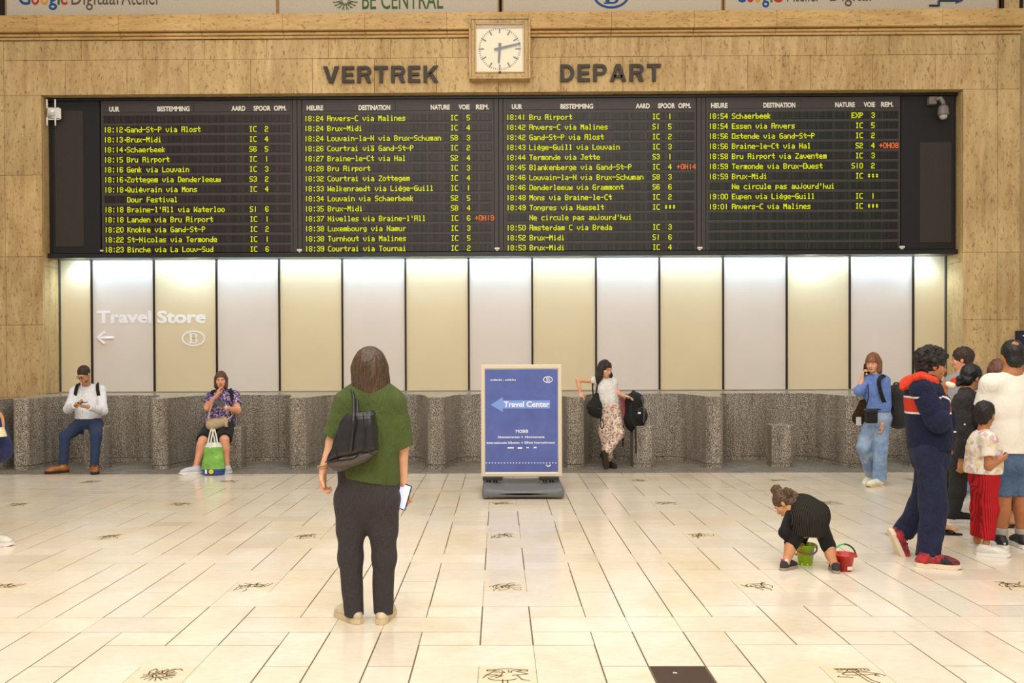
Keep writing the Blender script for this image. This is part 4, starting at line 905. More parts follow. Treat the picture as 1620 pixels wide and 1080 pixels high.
def bare_foot(F, ank, toe, s):
    t = nz(toe); u = np.array((0, 0, 1.)); r = np.cross(t, u); g = ank-u*.062*s
    F.cone(ank, g-t*.02*s+u*.03*s, .032*s, .03*s, .02); F.cone(ank-u*.01*s+t*.02*s, g+t*.12*s+u*.022*s, .03*s, .026*s, .03, flat=(u, .8))
    for k in range(5): F.cone(g+t*.12*s+r*(-.028+.014*k)*s+u*.016*s, g+t*(.175-.008*k)*s+r*(-.03+.014*k)*s+u*.012*s, .012*s, .009*s, .006)
def person(name, label, Y0, J, base, face_dir, up=(0, 0, 1), front=(0, -1, 0), s=1.0, hs=None, h=.007, skin=SK1, chest=.155, waist=.135, hip=.165, dep=.68,
           legr=(.082, .054, .036), armr=(.048, .038, .026), hands=None, feat=True, brow=None, lip=LIP, glasses=None, neckr=.052, body_legs=True, bare=None, jaw=1.0, extra=None, feet_in=True):
    """joints J: dict of name -> (px, py, dY) or a world point; returns (root, frame)"""
    G = {}
    for k, v in J.items():
        v = tuple(v); G[k] = at(v[0], v[1], Y0+v[2]) if len(v) == 3 else np.array(v[:3])
    root = thing('person', base, label, 'person'); org = np.array(root.location)
    f = nz(face_dir); u = nz(np.array(up, float)-f*np.dot(up, f)); hs = hs or s; fr = nz(front)
    F = Field(); c = G['head']; headprims(F, c, f, u, hs, jaw)
    nb = G['neck']; F.cone(c-u*.05*hs-f*.012*hs, nb, neckr*hs, neckr*1.05*hs, .025)
    sL, sR, hL, hR = G['sL'], G['sR'], G['hL'], G['hR']; sm = (sL+sR)/2; pm_ = (hL+hR)/2; fl = (fr, dep)
    ch = lerp(sm, pm_, .28); wa = lerp(sm, pm_, .66)
    for q in (sL, sR): F.cone(nb, q, neckr*.8*s, armr[0]*s, .04)
    F.cone(lerp(sm, pm_, .12), ch, chest*.8*s, chest*s, .05, fl); F.cone(ch, wa, chest*s, waist*s, .05, fl); F.cone(wa, pm_, waist*s, hip*s*.95, .05, fl); F.cone(lerp(hL, hR, .2), lerp(hL, hR, .8), hip*.62*s, None, .05)
    for q in 'LR':
        F.cone(G['s'+q], G['e'+q], armr[0]*s, armr[1]*s, .03); F.cone(G['e'+q], G['w'+q], armr[1]*s, armr[2]*s, .02)
        if body_legs:
            F.cone(G['h'+q], G['k'+q], legr[0]*s, legr[1]*s, .04); F.cone(G['k'+q], G['a'+q], legr[1]*.97*s, legr[2]*s, .02)
            F.ell(lerp(G['k'+q], G['a'+q], .3), (legr[1]*s*.95, legr[1]*s*1.02, .11*s), None, .03)
            if bare and q in bare: bare_foot(F, G['a'+q], bare[q], s)
            elif feet_in: F.cone(G['a'+q], G['a'+q]-np.array((0, 0, .03))*s, .034*s, .03*s)
    for q in 'LR':
        if hands and q in hands:
            d, n, side, cu = hands[q][:4]; hand(F, G['w'+q], d, n, side, s*(hands[q][4] if len(hands[q]) > 4 else 1), cu)
    if extra: extra(F, G)
    F.build('body', skin, root, h, org)
    if feat: face(root, org, c, f, u, hs, brow, lip, glasses)
    r = np.cross(f, u)
    return root, org, G, dict(c=c, f=f, u=u, r=r, s=hs, fr=fr, sm=sm, pm=pm_, ch=ch, wa=wa, nb=nb)
def topw(root, org, G, K, m, s, h, e=.018, chest=.165, waist=.155, hem=None, hemr=.17, sleeve=('e', 1.0), sr=(.066, .06, .05), dep=.74, name='shirt', noise_=.006, nf=9, seed=1, neck=.0, ext=None, hemn=(0, 0, -1), dropn=.05, clip=True):
    F = Field(); fl = (K['fr'], dep); sL, sR = G['sL'], G['sR']; sm, pm_ = K['sm'], K['pm']; hp = np.array(hem)
    for q in (sL, sR): F.cone(K['nb']-np.array((0, 0, .015)), q, .05*s, sr[0]*s, .04)
    F.cone(lerp(sm, pm_, .12), K['ch'], chest*.85*s, chest*s, .05, fl); F.cone(K['ch'], K['wa'], chest*s, waist*s, .05, fl); F.cone(K['wa'], hp, waist*s, hemr*s, .05, fl)
    for q in 'LR':
        S_, E_, W_ = G['s'+q], G['e'+q], G['w'+q]; part, fr_ = sleeve if isinstance(sleeve, tuple) else sleeve[q]
        if part == 'e': F.cone(S_, lerp(S_, E_, fr_), sr[0]*s, sr[1]*s, .03, end=True)
        else: F.cone(S_, E_, sr[0]*s, sr[1]*s, .03); F.cone(E_, lerp(E_, W_, fr_), sr[1]*s, sr[2]*s, .025, end=True)
    if ext: ext(F)
    F.ell(K['nb']+np.array((0, 0, .035+neck)), (.062*s, .062*s, .05), None, .01, '-')
    if clip: F.cut(hp, hemn, 1.2*hemr*s+.12)
    return F.build(name, m, root, h, org, noise_, nf, seed)
def botw(root, org, G, K, m, s, h, wr=.15, hipr=.175, rad=(.1, .075, .06), ln=('a', .98), top=None, name='trousers', noise_=.006, nf=8, seed=2, dep=.75, ext=None):
    F = Field(); fl = (K['fr'], dep); hL, hR = G['hL'], G['hR']; tp = np.array(top) if top is not None else lerp(K['sm'], K['pm'], .75)
    F.cone(tp, K['pm'], wr*s, hipr*s*.95, .05, fl, start=True)
    F.cone(lerp(hL, hR, .15), lerp(hL, hR, .85), hipr*.64*s, None, .05)
    for q in 'LR':
        H_, K_, A_ = G['h'+q], G['k'+q], G['a'+q]; part, fr_ = ln
        if part == 'k': F.cone(H_, lerp(H_, K_, fr_), rad[0]*s, rad[1]*s, .03, end=True)
        else: F.cone(H_, K_, rad[0]*s, rad[1]*s, .03); F.cone(K_, lerp(K_, A_, fr_), rad[1]*s, rad[2]*s, .03, end=True)
    if ext: ext(F)
    return F.build(name, m, root, h, org, noise_, nf, seed)
def hairw(root, org, K, m, h, style, name='hair', noise_=.004, nf=40, ext=None, vol=1.0, facecut=True, seed=3):
    F = Field(); c, f, u, r, s = K['c'], K['f'], K['u'], K['r'], K['s']; M = (r, f, u)
    E_ = lambda a, b, e, rr, k=.02, op='+': F.ell(c+(r*a+f*b+u*e)*s, np.array(rr)*s, M, k*s, op)
    C_ = lambda p, q, ra, rb=None, k=.02: F.cone(c+(r*p[0]+f*p[1]+u*p[2])*s, c+(r*q[0]+f*q[1]+u*q[2])*s, ra*s, (rb or ra)*s, k*s)
    E_(0, -.016, .036, (.081*vol, .1*vol, .094*vol))
    if style == 'short': E_(0, -.055, -.02, (.066, .045, .07))
    if style in ('bob', 'long'):
        b = -.10 if style == 'bob' else -.17
        for q in (-1, 1):
            C_((q*.062, -.01, .02), (q*.074, .0, b), .03, .024, .03); C_((q*.05, -.05, .0), (q*.055, -.05, b-.01), .045, .035, .03)
        C_((0, -.06, .0), (0, -.065, b-.01), .055, .045, .04)
    if style == 'fringe':
        for q in (-1, 1): C_((q*.062, -.01, .02), (q*.074, .005, -.1), .03, .026, .03); C_((q*.05, -.05, .0), (q*.055, -.05, -.12), .045, .035, .03)
        C_((0, -.06, .0), (0, -.065, -.12), .055, .045, .04)
    if facecut: E_(0, .1, -.05 if style != 'fringe' else -.062, (.064, .08, .088), .012, '-')
    if style == 'fringe':
        for a in (-.045, -.022, 0, .022, .045): C_((a*.6, .06, .09), (a, .094-8*a*a, .03), .02, .012, .012)
    if ext: ext(F, E_, C_)
    return F.build(name, m, root, h, org, noise_*s*(2.0 if style in ('short', 'none') else 1.2), nf, seed)
def belt(mb, pts, r=.004): mb.tube(pts, r, 6)
def spl(pts, n=6):
    P = [np.array(p, float) for p in pts]; out = []
    for i in range(len(P)-1):
        a, b, c, d = P[max(i-1, 0)], P[i], P[i+1], P[min(i+2, len(P)-1)]
        for k in range(n):
            t = k/n; out.append(.5*((2*b)+(-a+c)*t+(2*a-5*b+4*c-d)*t*t+(-a+3*b-3*c+d)*t**3))
    return out+[P[-1]]
def phone(p, d, n, label, screen=None, s=1.0, mm=None):
    """p centre, d long axis, n screen normal"""
    d = nz(d); n = nz(np.array(n)-d*np.dot(n, d)); r = np.cross(d, n); t = thing('phone', p, label, 'phone'); a, b, c = .073*s, .036*s, .004*s
    P = lambda x, y, z: (d*x+r*y+n*z)
    vs = [P(x*a*e1, y*b*e2, z*c) for z, q in ((-1, 0), (1, 0)) for x, y, e1, e2 in ((-1, -1, .94, 1), (1, -1, .94, 1), (1, -1, 1, .9), (1, 1, 1, .9), (1, 1, .94, 1), (-1, 1, .94, 1), (-1, 1, 1, .9), (-1, -1, 1, .9))]
    MB().add(vs, [tuple(range(7, -1, -1)), tuple(range(8, 16))]+[(i, (i+1) % 8, 8+(i+1) % 8, 8+i) for i in range(8)]).build('case', mm or PHONE, t, fix=True)
    if screen: MB().add([P(-a*.93, -b*.9, c+.0006), P(a*.93, -b*.9, c+.0006), P(a*.93, b*.9, c+.0006), P(-a*.93, b*.9, c+.0006)], [(0, 1, 2, 3)]).build('screen', screen, t)
    return t
LACEW = mat('white_laces', (226, 222, 214), .7)

# ---- 1 woman in green tee, seen from behind
Y0 = 5.42; A = lambda x, y, d=0: at(x, y, Y0+d)
g0 = ground(584, 988)
HB = mat('hair_brown', (84, 60, 40), .42, .5, kind=k_hair)
GT = mat('green_tee', (76, 88, 45), .8, .2, kind=k_cloth, f=300, lo=.9, w=7, bs=.5); PT = mat('charcoal_trousers', (52, 46, 46), .85, .2, kind=k_cloth, f=420, lo=.72, add=14, w=8)
J = dict(head=(587, 583, 0), neck=(584, 621, -.01), sL=(548, 636, 0), sR=(624, 638, 0), eL=(526, 698, .0), wL=(511, 744, -.04), eR=(637, 706, .02), wR=(638, 762, .04),
         hL=(557, 792, 0), hR=(604, 792, 0), kL=(554.5, 882, .0), kR=(607.5, 882, 0), aL=(560, 972, .0), aR=(606, 969, .0))
root, org, G, K = person('p', 'woman seen from behind in green tee and dark trousers, black tote on her shoulder', Y0, J, (g0[0], Y0, 0), (.12, .96, .22), front=(0, 1, 0), h=.0052, skin=SK1, chest=.145, waist=.125, hip=.16,
    hands=dict(L=((-.02, -.0, -1), (.9, -.1, 0), 1, (.75, .75, .8, .8)), R=((.1, .1, -1), (.5, .9, 0), -1, (.5, .5, .5, .5))), brow=HB, armr=(.045, .036, .024))
def ex(F):
    F.cone(A(588, 640), A(586, 735), .165, .165, .05, ((0, 1, 0), .74))
topw(root, org, G, K, GT, 1, .0052, chest=.158, waist=.152, hem=A(584, 759), hemr=.168, sleeve=dict(L=('e', .86), R=('e', 1.0)), sr=(.066, .072, .06), dep=.74, noise_=.015, nf=3.5, ext=ex, hemn=(-.18, 0, -1), seed=5, clip=True)
botw(root, org, G, K, PT, 1, .0052, wr=.186, hipr=.172, rad=(.094, .07, .055), top=A(583, 742), noise_=.007, nf=5, dep=.66, ln=('a', 1.0), seed=8,
     ext=lambda F: F.cone(A(560, 786, -.02), A(602, 786, -.02), .1, None, .04) and F.cone(G['hL'], lerp(G['hL'], G['kL'], .5), .1, .084, .03) and F.cone(G['hR'], lerp(G['hR'], G['kR'], .5), .1, .084, .03))
def hx(F, E_, C_):
    C_((0, -.03, .03), (0, -.05, -.13), .088, .082, .05); C_((-.035, -.04, 0), (-.075, -.045, -.155), .06, .034, .04); C_((.035, -.04, 0), (.05, -.05, -.16), .06, .045, .04)
    C_((.0, -.07, 0), (.0, -.08, -.155), .05, .03, .04); C_((.06, -.02, 0), (.085, -.02, -.13), .04, .03, .03)
hr = hairw(root, org, K, HB, .005, 'bob', ext=hx, vol=1.04, noise_=.003)
SHC = mat('cream_leather_shoe', (226, 208, 172), .5, .4, kind=k_rough, f=12, lo=.82); SOC = mat('cream_sole', (214, 192, 150), .7)
shoe(root, org, G['aL']*np.array((1, 1, 0))+Z*.078, (-.62, .78, 0), Z, 1, SHC, SOC); shoe(root, org, G['aR']*np.array((1, 1, 0))+Z*.078, (.12, 1, 0), Z, 1, SHC, SOC)
wb = MB()
wp = G['wL']+Z*.03; wb.tube([wp+np.array((.033*math.cos(a), .028*math.sin(a), .004*math.cos(a))) for a in np.linspace(0, 6.283, 15)], .004, 6, False); wb.tube([wp+Z*-.012+np.array((.031*math.cos(a), .027*math.sin(a), .004*math.sin(a))) for a in np.linspace(0, 6.283, 15)], .003, 6, False)
wb.build('bracelet', mat('bracelet_mix', (170, 140, 96), .4, metal=.3), root, True, org)
phone(A(638, 785, .02), (.28, 0, .96), (-.35, -.9, .2), 'phone with a lit screen held low by the woman in green tee', mat('lit_screen', (200, 205, 240), .2, emit=(206, 210, 246), es=.8), 1.05)
# tote
def hexa(name, m, par, org, quad, depth, cuts=6, puff=.012, r=.01):
    """bag body: quad = 4 points (tl,tr,br,bl) of the near face, depth vector"""
    bm = bmesh.new(); q = [np.array(p, float) for p in quad]; d = np.array(depth, float); vs = [bm.verts.new(p) for p in q]+[bm.verts.new(p+d) for p in q]
    for f in ((0, 1, 2, 3), (7, 6, 5, 4), (4, 5, 1, 0), (5, 6, 2, 1), (6, 7, 3, 2), (7, 4, 0, 3)): bm.faces.new([vs[i] for i in f])
    bmesh.ops.recalc_face_normals(bm, faces=bm.faces); bmesh.ops.bevel(bm, geom=list(bm.edges), offset=r, segments=2, affect='EDGES')
    bmesh.ops.subdivide_edges(bm, edges=[e for e in bm.edges if e.calc_length() > .05], cuts=cuts, use_grid_fill=True)
    c = sum(q)/4+d/2; L_ = max(np.linalg.norm(q[0]-q[2]), .1)/2; bm.normal_update()
    for v in bm.verts:
        p = np.array(v.co); k = max(0, 1-(np.linalg.norm(p-c)/L_)**2); v.co = Vector(p)+v.normal*(puff*k+.003*math.sin(p[0]*37+p[2]*51)+.003*math.sin(p[2]*80-p[0]*33))
        v.co -= Vector(org)
    me = bpy.data.meshes.new(name); bm.to_mesh(me); bm.free(); me.materials.append(m); me.polygons.foreach_set('use_smooth', [True]*len(me.polygons))
    o = bpy.data.objects.new(name, me); COL.objects.link(o); o.parent = par; return o
TAU = mat('taupe_leather', (92, 82, 76), .42, .4, kind=k_rough, f=9, lo=.85, bs=.15)
D = -.2; bt = thing('tote_bag', A(557, 730, D-.05), 'black leather tote with taupe bottom hanging from the woman in green', 'bag'); bo_ = bt.location
hexa('bag_body', BLKL, bt, bo_, (A(544, 656, D), A(590, 650, D-.04), A(596, 713, D-.06), A(514, 733, D+.0)), (-.0, .11, 0), 6, .01)
hexa('bag_bottom', TAU, bt, bo_, (A(513, 731, D-.004), A(597, 711, D-.066), A(585, 727, D-.05), A(531, 748, D)), (-.0, .115, 0), 4, .006)
mb = MB(); mb.tube([A(514, 731, D-.008), A(560, 724.5, D-.045), A(576, 711, D-.062), A(596, 721, D-.07)], .003, 5); mb.tube([A(574, 653, D-.03), A(577, 684, D-.052), A(576, 711, D-.066)], .002, 5); mb.tube([A(530, 706, D-.01), A(535, 729, D-.014)], .0025, 5)
mb.build('seam', BLK, bt, True, bo_)
for dx, dd in ((0, 0), (5, .06)):
    mb = MB(); mb.strap(spl([A(554+dx, 716-dx*3, D-.045+dd), A(556.5+dx, 690, D-.052+dd), A(559+dx, 660, D-.045+dd), A(560+dx, 635, -.13+dd*.3), A(557+dx, 617, -.075+dd*.2), A(556+dx, 611, -.02), A(557+dx, 614, .05), A(560+dx, 640, .1)]), (0, -1, .3), .017, .006)
    mb.build('handle', BLKL, bt, True, bo_)

# ---- 2 man seated at the left
Y0 = 12.6; WS = mat('white_shirt', (236, 234, 236), .7, .3, kind=k_cloth, lo=.95, w=9, bs=.5); NV = mat('navy_trousers', (48, 60, 88), .8, .2, kind=k_cloth, lo=.85)
HD = mat('hair_dark_brown', (58, 42, 32), .55, .4, kind=k_hair); BRS = mat('tan_leather_shoe', (176, 104, 40), .35, .5, kind=k_rough, f=20); SOD = mat('dark_sole', (50, 36, 26), .7)
J = dict(head=(133, 592, .1), neck=(137, 611, .3), sL=(119, 619, .3), sR=(159, 617, .32), eL=(108, 647, .12), wL=(120, 641, -.16), eR=(163, 650, .14), wR=(139, 643, -.17),
         hL=(129, 671, .24), hR=(151, 671, .24), kL=(103, 690, -.14), kR=(152, 690, -.16), aL=(100, 740, -.2), aR=(149, 739, -.25))
root, org, G, K = person('p', 'bespectacled man in white shirt and navy trousers sitting on a block seat', Y0, J, (ground(125, 748)[0], 12.85, 0), (-.2, -.8, -.55), front=(0, -1, .1), h=.007, skin=SK2, chest=.16, waist=.15, hip=.16,
    hands=dict(L=((.75, -.3, .25), (.1, -.3, 1), 1, (.6, .6, .6, .6)), R=((-.85, -.3, .1), (-.1, -.2, 1), -1, (.5, .5, .5, .5))), brow=HD, glasses=PHONE, s=1.0)
topw(root, org, G, K, WS, 1, .007, chest=.178, waist=.172, hem=A(0, 0) if False else at(139, 662, 12.84), hemr=.17, sleeve=('w', .95), sr=(.068, .062, .046), seed=2, clip=True)
botw(root, org, G, K, NV, 1, .007, wr=.155, hipr=.175, rad=(.1, .072, .052), top=at(139, 657, 12.85), seed=3)
mb = MB(); mb.strap([at(139+22*math.cos(a), 659.5, 12.85-.12*math.sin(a)) for a in np.linspace(0, math.pi, 12)], [(math.cos(a), -math.sin(a), 0) for a in np.linspace(0, math.pi, 12)], .03, .01)
F = Field(); c = K['nb']; F.cone(c+np.array((-.055, -.02, .0)), c+np.array((-.02, -.085, -.05)), .022, .016, .01); F.cone(c+np.array((.055, -.02, .0)), c+np.array((.02, -.085, -.05)), .022, .016, .01); F.cone(c+np.array((-.05, .03, .01)), c+np.array((.05, .03, .01)), .03, .03, .02)
F.build('collar', WS, root, .007, org)
hairw(root, org, K, HD, .007, 'none', noise_=.002, vol=.96)
mb = MB()
for k in range(5): p = lerp(K['nb'], at(139, 660, 12.68), .12+.17*k)+np.array((0, -.155, 0)); mb.tube([p, p-np.array((0, .004, 0))], .008, 8)
mb.build('buttons', mat('button_grey', (190, 190, 196), .4), root, False, org)
F = Field(); M = (K['r'], K['f'], K['u']); F.ell(K['c']+(K['f']*.05-K['u']*.075)*1, (.05, .035, .035), M, .01); F.ell(K['c']+K['f']*.1-K['u']*.05, (.03, .03, .03), M, .01, '-'); F.build('beard', mat('stubble', (120, 80, 56), .8, .2), root, .006, org)
shoe(root, org, at(99.5, 743.5, 12.36), (-.72, -.7, 0), Z, 1.12, BRS, SOD, laces=mat('brown_laces', (70, 40, 20), .7)); shoe(root, org, at(150, 742, 12.33), (.42, -.9, 0), Z, 1.12, BRS, SOD, laces=mat('brown_laces', (70, 40, 20), .7))
phone(at(129, 636.5, 12.4), (1, -.1, .0), (-.1, -.1, 1), 'dark phone held in both hands by the seated man in white shirt')
def backpack(label, p, w, d, hgt, m, straps, front=(0, -1, 0), extra=None):
    """rounded backpack: p centre, front = outward direction of its front pocket"""
    t = thing('backpack', p-Z*hgt/2, label, 'backpack'); o = t.location; f = nz(front); r = np.cross(f, Z); M = (r, f, Z); F = Field()
    F.cone(p-Z*hgt*.28, p+Z*hgt*.22, w*.5, w*.44, .05, (f, d/w)); F.ell(p-Z*hgt*.25, (w*.5, d*.5, hgt*.25), M, .04); F.ell(p+Z*hgt*.3, (w*.4, d*.4, hgt*.2), M, .05); F.build('bag_body', m, t, .008, o, .004, 9)
    F = Field(); q = p+f*d*.42-Z*hgt*.16; F.ell(q, (w*.38, d*.25, hgt*.24), M, .02); F.build('front_pocket', m, t, .007, o)
    mb = MB(); q = p+Z*hgt*.47; mb.tube(spl([q-r*.04-f*.02, q-r*.03+Z*.05-f*.02, q+r*.03+Z*.05-f*.02, q+r*.04-f*.02]), .009, 6); mb.build('grab_handle', BLK, t, True, o)
    mb = MB(); mb.tube([p+f*d*.47+r*w*a+Z*hgt*(.1-.9*a*a) for a in np.linspace(-.33, .33, 9)], .005, 5); mb.build('zip', mat('zip_grey', (90, 88, 84), .4), t, True, o)
    for pts, nrm, wd in straps: mb = MB(); mb.strap(spl(pts), nrm, wd, .012); mb.build('strap', BLK, t, False, o)
    return t
PUR = mat('plum_black', (38, 32, 40), .8, .2, kind=k_cloth)
backpack('dark backpack on the back of the seated man in white shirt', at(140, 634, 13.09), .3, .16, .44, PUR, [([at(123, 640, 13.0), at(119, 628, 12.82), at(120.5, 616, 12.8), at(123.5, 607, 12.86), at(126, 609, 13.02)], (0, -1, .4), .045), ([at(160, 640, 13.0), at(157, 629, 12.82), at(154.5, 617, 12.8), at(154, 607, 12.88), at(153, 609, 13.02)], (0, -1, .4), .045)], (0, 1, 0))

# ---- 3 woman seated with green shopping bag
Y0 = 12.5; PF = mat('purple_flower_print', (110, 90, 140), .8, .2, kind=k_speck, sc=42, cols=((86, 74, 118), (128, 112, 160), (52, 42, 66), (160, 140, 170), (104, 84, 132), (196, 176, 190), (78, 64, 100)))
HM = mat('hair_mid_brown', (98, 70, 48), .5, .4, kind=k_hair)
J = dict(head=(349.5, 600.5, .2), neck=(352, 618, .32), sL=(335, 628, .3), sR=(370, 626, .34), eL=(328, 645, .12), wL=(343.5, 625, .06), eR=(376, 650, .16), wR=(358, 645, -.04),
         hL=(337, 674, .3), hR=(357, 674, .3), kL=(321, 697, -.12), kR=(355, 696, -.18), aL=(310, 739, -.28), aR=(359, 738, -.24))
root, org, G, K = person('p', 'seated woman in purple patterned top and black shorts, hand at her mouth, holding a phone', Y0, J, (ground(340, 750)[0], 12.8, 0), (.22, -.95, -.08), front=(.05, -1, .05), h=.007, skin=SKR, chest=.175, waist=.18, hip=.19, legr=(.1, .066, .04), armr=(.06, .05, .03),
    hands=dict(L=((.25, .1, .95), (.6, .5, -.1), -1, (.5, .6, .8, .9), .9), R=((-.9, -.3, .15), (.1, -.2, 1), -1, (.5, .5, .5, .5), .9)), brow=HM, s=.97, neckr=.056, jaw=1.1)
topw(root, org, G, K, PF, .97, .007, chest=.2, waist=.2, hem=at(346, 675, 12.76), hemr=.2, sleeve=('e', .62), sr=(.078, .078, .07), seed=4, neck=-.03)
botw(root, org, G, K, BLK, .97, .007, wr=.17, hipr=.2, rad=(.125, .102, .07), top=at(346, 668, 12.8), ln=('k', .95), name='shorts')
hairw(root, org, K, HM, .007, 'bob', vol=1.0)
GSH = mat('pale_grey_shoe', (198, 200, 206), .7); SOW = mat('white_sole', (230, 228, 222), .6)
shoe(root, org, at(310.5, 741, 12.2), (-.8, -.55, 0), Z, 1.08, GSH, SOW, laces=LACEW); shoe(root, org, at(359, 740.5, 12.24), (-.5, -.85, 0), Z, 1.08, GSH, SOW, laces=LACEW)
mb = MB(); wp = G['wR']; mb.tube([wp+np.array((.002, .03*math.cos(a), .03*math.sin(a))) for a in np.linspace(0, 6.283, 13)], .007, 6, False); mb.build('wristband', WHITE, root, True, org)
phone(at(346.5, 637.5, 12.36), (.5, .15, -.25), (.1, -.9, .4), 'black phone in the left hand of the seated woman in purple', None)
backpack('black backpack worn by the seated woman in purple top', at(356, 640, 13.03), .28, .13, .38, BLK, [([at(338, 650, 12.95), at(333, 636, 12.84), at(335, 623, 12.72), at(338, 617, 12.78), at(341, 618, 12.95)], (0, -1, .4), .045), ([at(371, 652, 12.95), at(369, 640, 12.72), at(366.5, 626, 12.72), at(364.5, 616, 12.8), at(362, 618, 12.97)], (0, -1, .4), .045)], (0, 1, 0))
BEI = mat('beige_leather', (204, 178, 140), .5, .4, kind=k_rough, f=30); p = at(343.5, 669, 12.5)
t = thing('crossbody_bag', p-Z*.09, 'beige crossbody bag with tassel on the lap of the seated woman', 'bag'); o = t.location
F = Field(); F.cone(p+np.array((-.08, 0, -.025)), p+np.array((.085, 0, .02)), .078, .07, .03, ((0, 1, 0), .55)); F.build('bag_body', BEI, t, .006, o, .002)
mb = MB(); mb.tube(spl([p+np.array((-.12, -.03, .05)), p+np.array((-.03, -.045, .07)), p+np.array((.1, -.035, .08))]), .004, 5); mb.build('zip', mat('zip_gold', (150, 120, 70), .4), t, True, o)
mb = MB(); mb.tube([p+np.array((.12, -.05, .06)), p+np.array((.135, -.06, .03))], .006, 6); mb.tube([p+np.array((.135, -.06, .03)), p+np.array((.15, -.065, -.05))], [.01, .028], 9); mb.build('tassel', BEI, t, True, o)
mb = MB(); mb.strap(spl([p+np.array((-.12, 0, .04)), at(332, 650, 12.55), at(337, 636, 12.58), at(343, 625, 12.66)]), (0, -1, .1), .018, .004); mb.strap(spl([p+np.array((.12, 0, .05)), at(365, 659, 12.55), at(373, 650, 12.68)]), (0, -1, .1), .018, .004); mb.build('strap', BEI, t, False, o)
# shopping bag
p0 = ground(335, 752); YB2 = p0[1]+.08; t = thing('shopping_bag', (p0[0], YB2, 0), 'bulging green plastic shopping bag with white handles and blue base on the floor', 'bag'); o = t.location
GRB = mat('green_bag_plastic', (136, 196, 84), .3, .5, kind=k_rough, f=9, lo=.82, bs=.5); BLB = mat('blue_bag_base', (38, 66, 140), .35, .5); WHB = mat('white_bag_plastic', (232, 232, 220), .35, .5, kind=k_rough, f=9, lo=.92, bs=.4)
def sec(name, z0, z1, m, w0, w1, hz=.006):
    F = Field(); c = np.array((p0[0], YB2, 0)); F.cone(c+Z*z0, c+Z*z1, w0, w1, .02, ((0, 1, 0), .6), end=True, start=True); F.build(name, m, t, hz, o, .012 if z0 > .05 else .003, 6, 11)
sec('base_band', .005, .085, BLB, .145, .158); sec('bag_body', .083, .37, GRB, .158, .115); sec('bag_top', .365, .43, WHB, .115, .085)
mb = MB(); c = np.array((p0[0], YB2-.097, .055)); mb.tube([c, c-np.array((0, .012, 0))], .032, 16); mb.build('round_mark', mat('yellow_print', (222, 206, 50), .5), t, False, o)
mb = MB(); mb.box(c+np.array((-.085, -.0, -.03)), c+np.array((-.06, .02, .025))); mb.build('price_patch', WHITE, t, False, o)
for a in (-.02, .03):
    mb = MB(); c = np.array((p0[0]+a, YB2-.04-a, 0)); mb.strap(spl([c+np.array((-.05, -.02, .36)), c+np.array((-.035, 0, .48)), c+np.array((-.005, 0, .6)), c+np.array((.012, 0, .6)), c+np.array((.04, 0, .48)), c+np.array((.06, -.02, .38))]), (0, -1, 0), .018, .006); mb.build('handle', WHB, t, False, o)

# ---- 4 woman leaning at the counter
Y0 = 12.75; WT = mat('white_tee', (232, 228, 222), .8, .2, kind=k_cloth, lo=.94, w=8, bs=.6)
FP2 = mat('pink_mottled_print', (206, 180, 160), .8, .2, kind=k_speck, sc=46, cols=((224, 204, 188), (200, 168, 148), (232, 216, 204), (150, 112, 96), (214, 190, 172), (176, 140, 124), (228, 208, 192)))
J = dict(head=(957.5, 583.5, -.05), neck=(955, 600, .03), sL=(944, 602, .0), sR=(970, 604, .05), eL=(914.5, 601, .05), wL=(917.5, 621, .0), eR=(977, 621, .02), wR=(987, 625.5, -.06),
         hL=(956, 645, .02), hR=(969.5, 645, .02), kL=(957, 683, .0), kR=(977, 685, -.08), aL=(963, 727, .05), aR=(957, 718, -.12))
root, org, G, K = person('p', 'curly haired woman in white tee and pink print trousers leaning one arm on the counter', Y0, J, (ground(960, 741)[0], 12.7, 0), (.55, -.8, -.25), front=(.35, -.95, 0), h=.007, skin=SK1, chest=.135, waist=.115, hip=.145, armr=(.04, .033, .024), s=.97,
    hands=dict(L=((.25, -.45, -.6), (.3, 0, -1), 1, (.5, .5, .5, .5), .95), R=((.9, -.1, -.25), (0, 0, -1), 1, (.3, .35, .4, .5), .95)), brow=HD)
topw(root, org, G, K, WT, .97, .007, chest=.152, waist=.15, hem=at(963, 639, 12.78), hemr=.152, sleeve=('e', .28), sr=(.056, .054, .05), seed=6, neck=-.02)
botw(root, org, G, K, FP2, .97, .007, wr=.128, hipr=.16, rad=(.1, .09, .066), top=at(963, 634, 12.77), ln=('a', .93), noise_=.01, nf=6)
def hx(F, E_, C_):
    for q in (-1, 1):
        C_((q*.065, -.01, .0), (q*.098, -.0, -.11), .035, .04, .03); C_((q*.098, 0, -.11), (q*.11, .01, -.19), .04, .02, .03)
    C_((0, -.06, 0), (0, -.07, -.15), .06, .05, .04)
hairw(root, org, K, mat('hair_black_brown', (50, 38, 30), .5, .4, kind=k_hair, hs=(1, 1, .5)), .007, 'long', ext=hx, noise_=.016, nf=16)
BLS = mat('black_shoe', (34, 32, 32), .6, .3)
shoe(root, org, at(954.5, 720, 12.63), (.12, -.15, -1), (-.3, 1, .2), .92, BLS, SOD, high=.03); shoe(root, org, at(964, 729, 12.8), (.35, -.93, 0), Z, .92, BLS, SOD, high=.03)
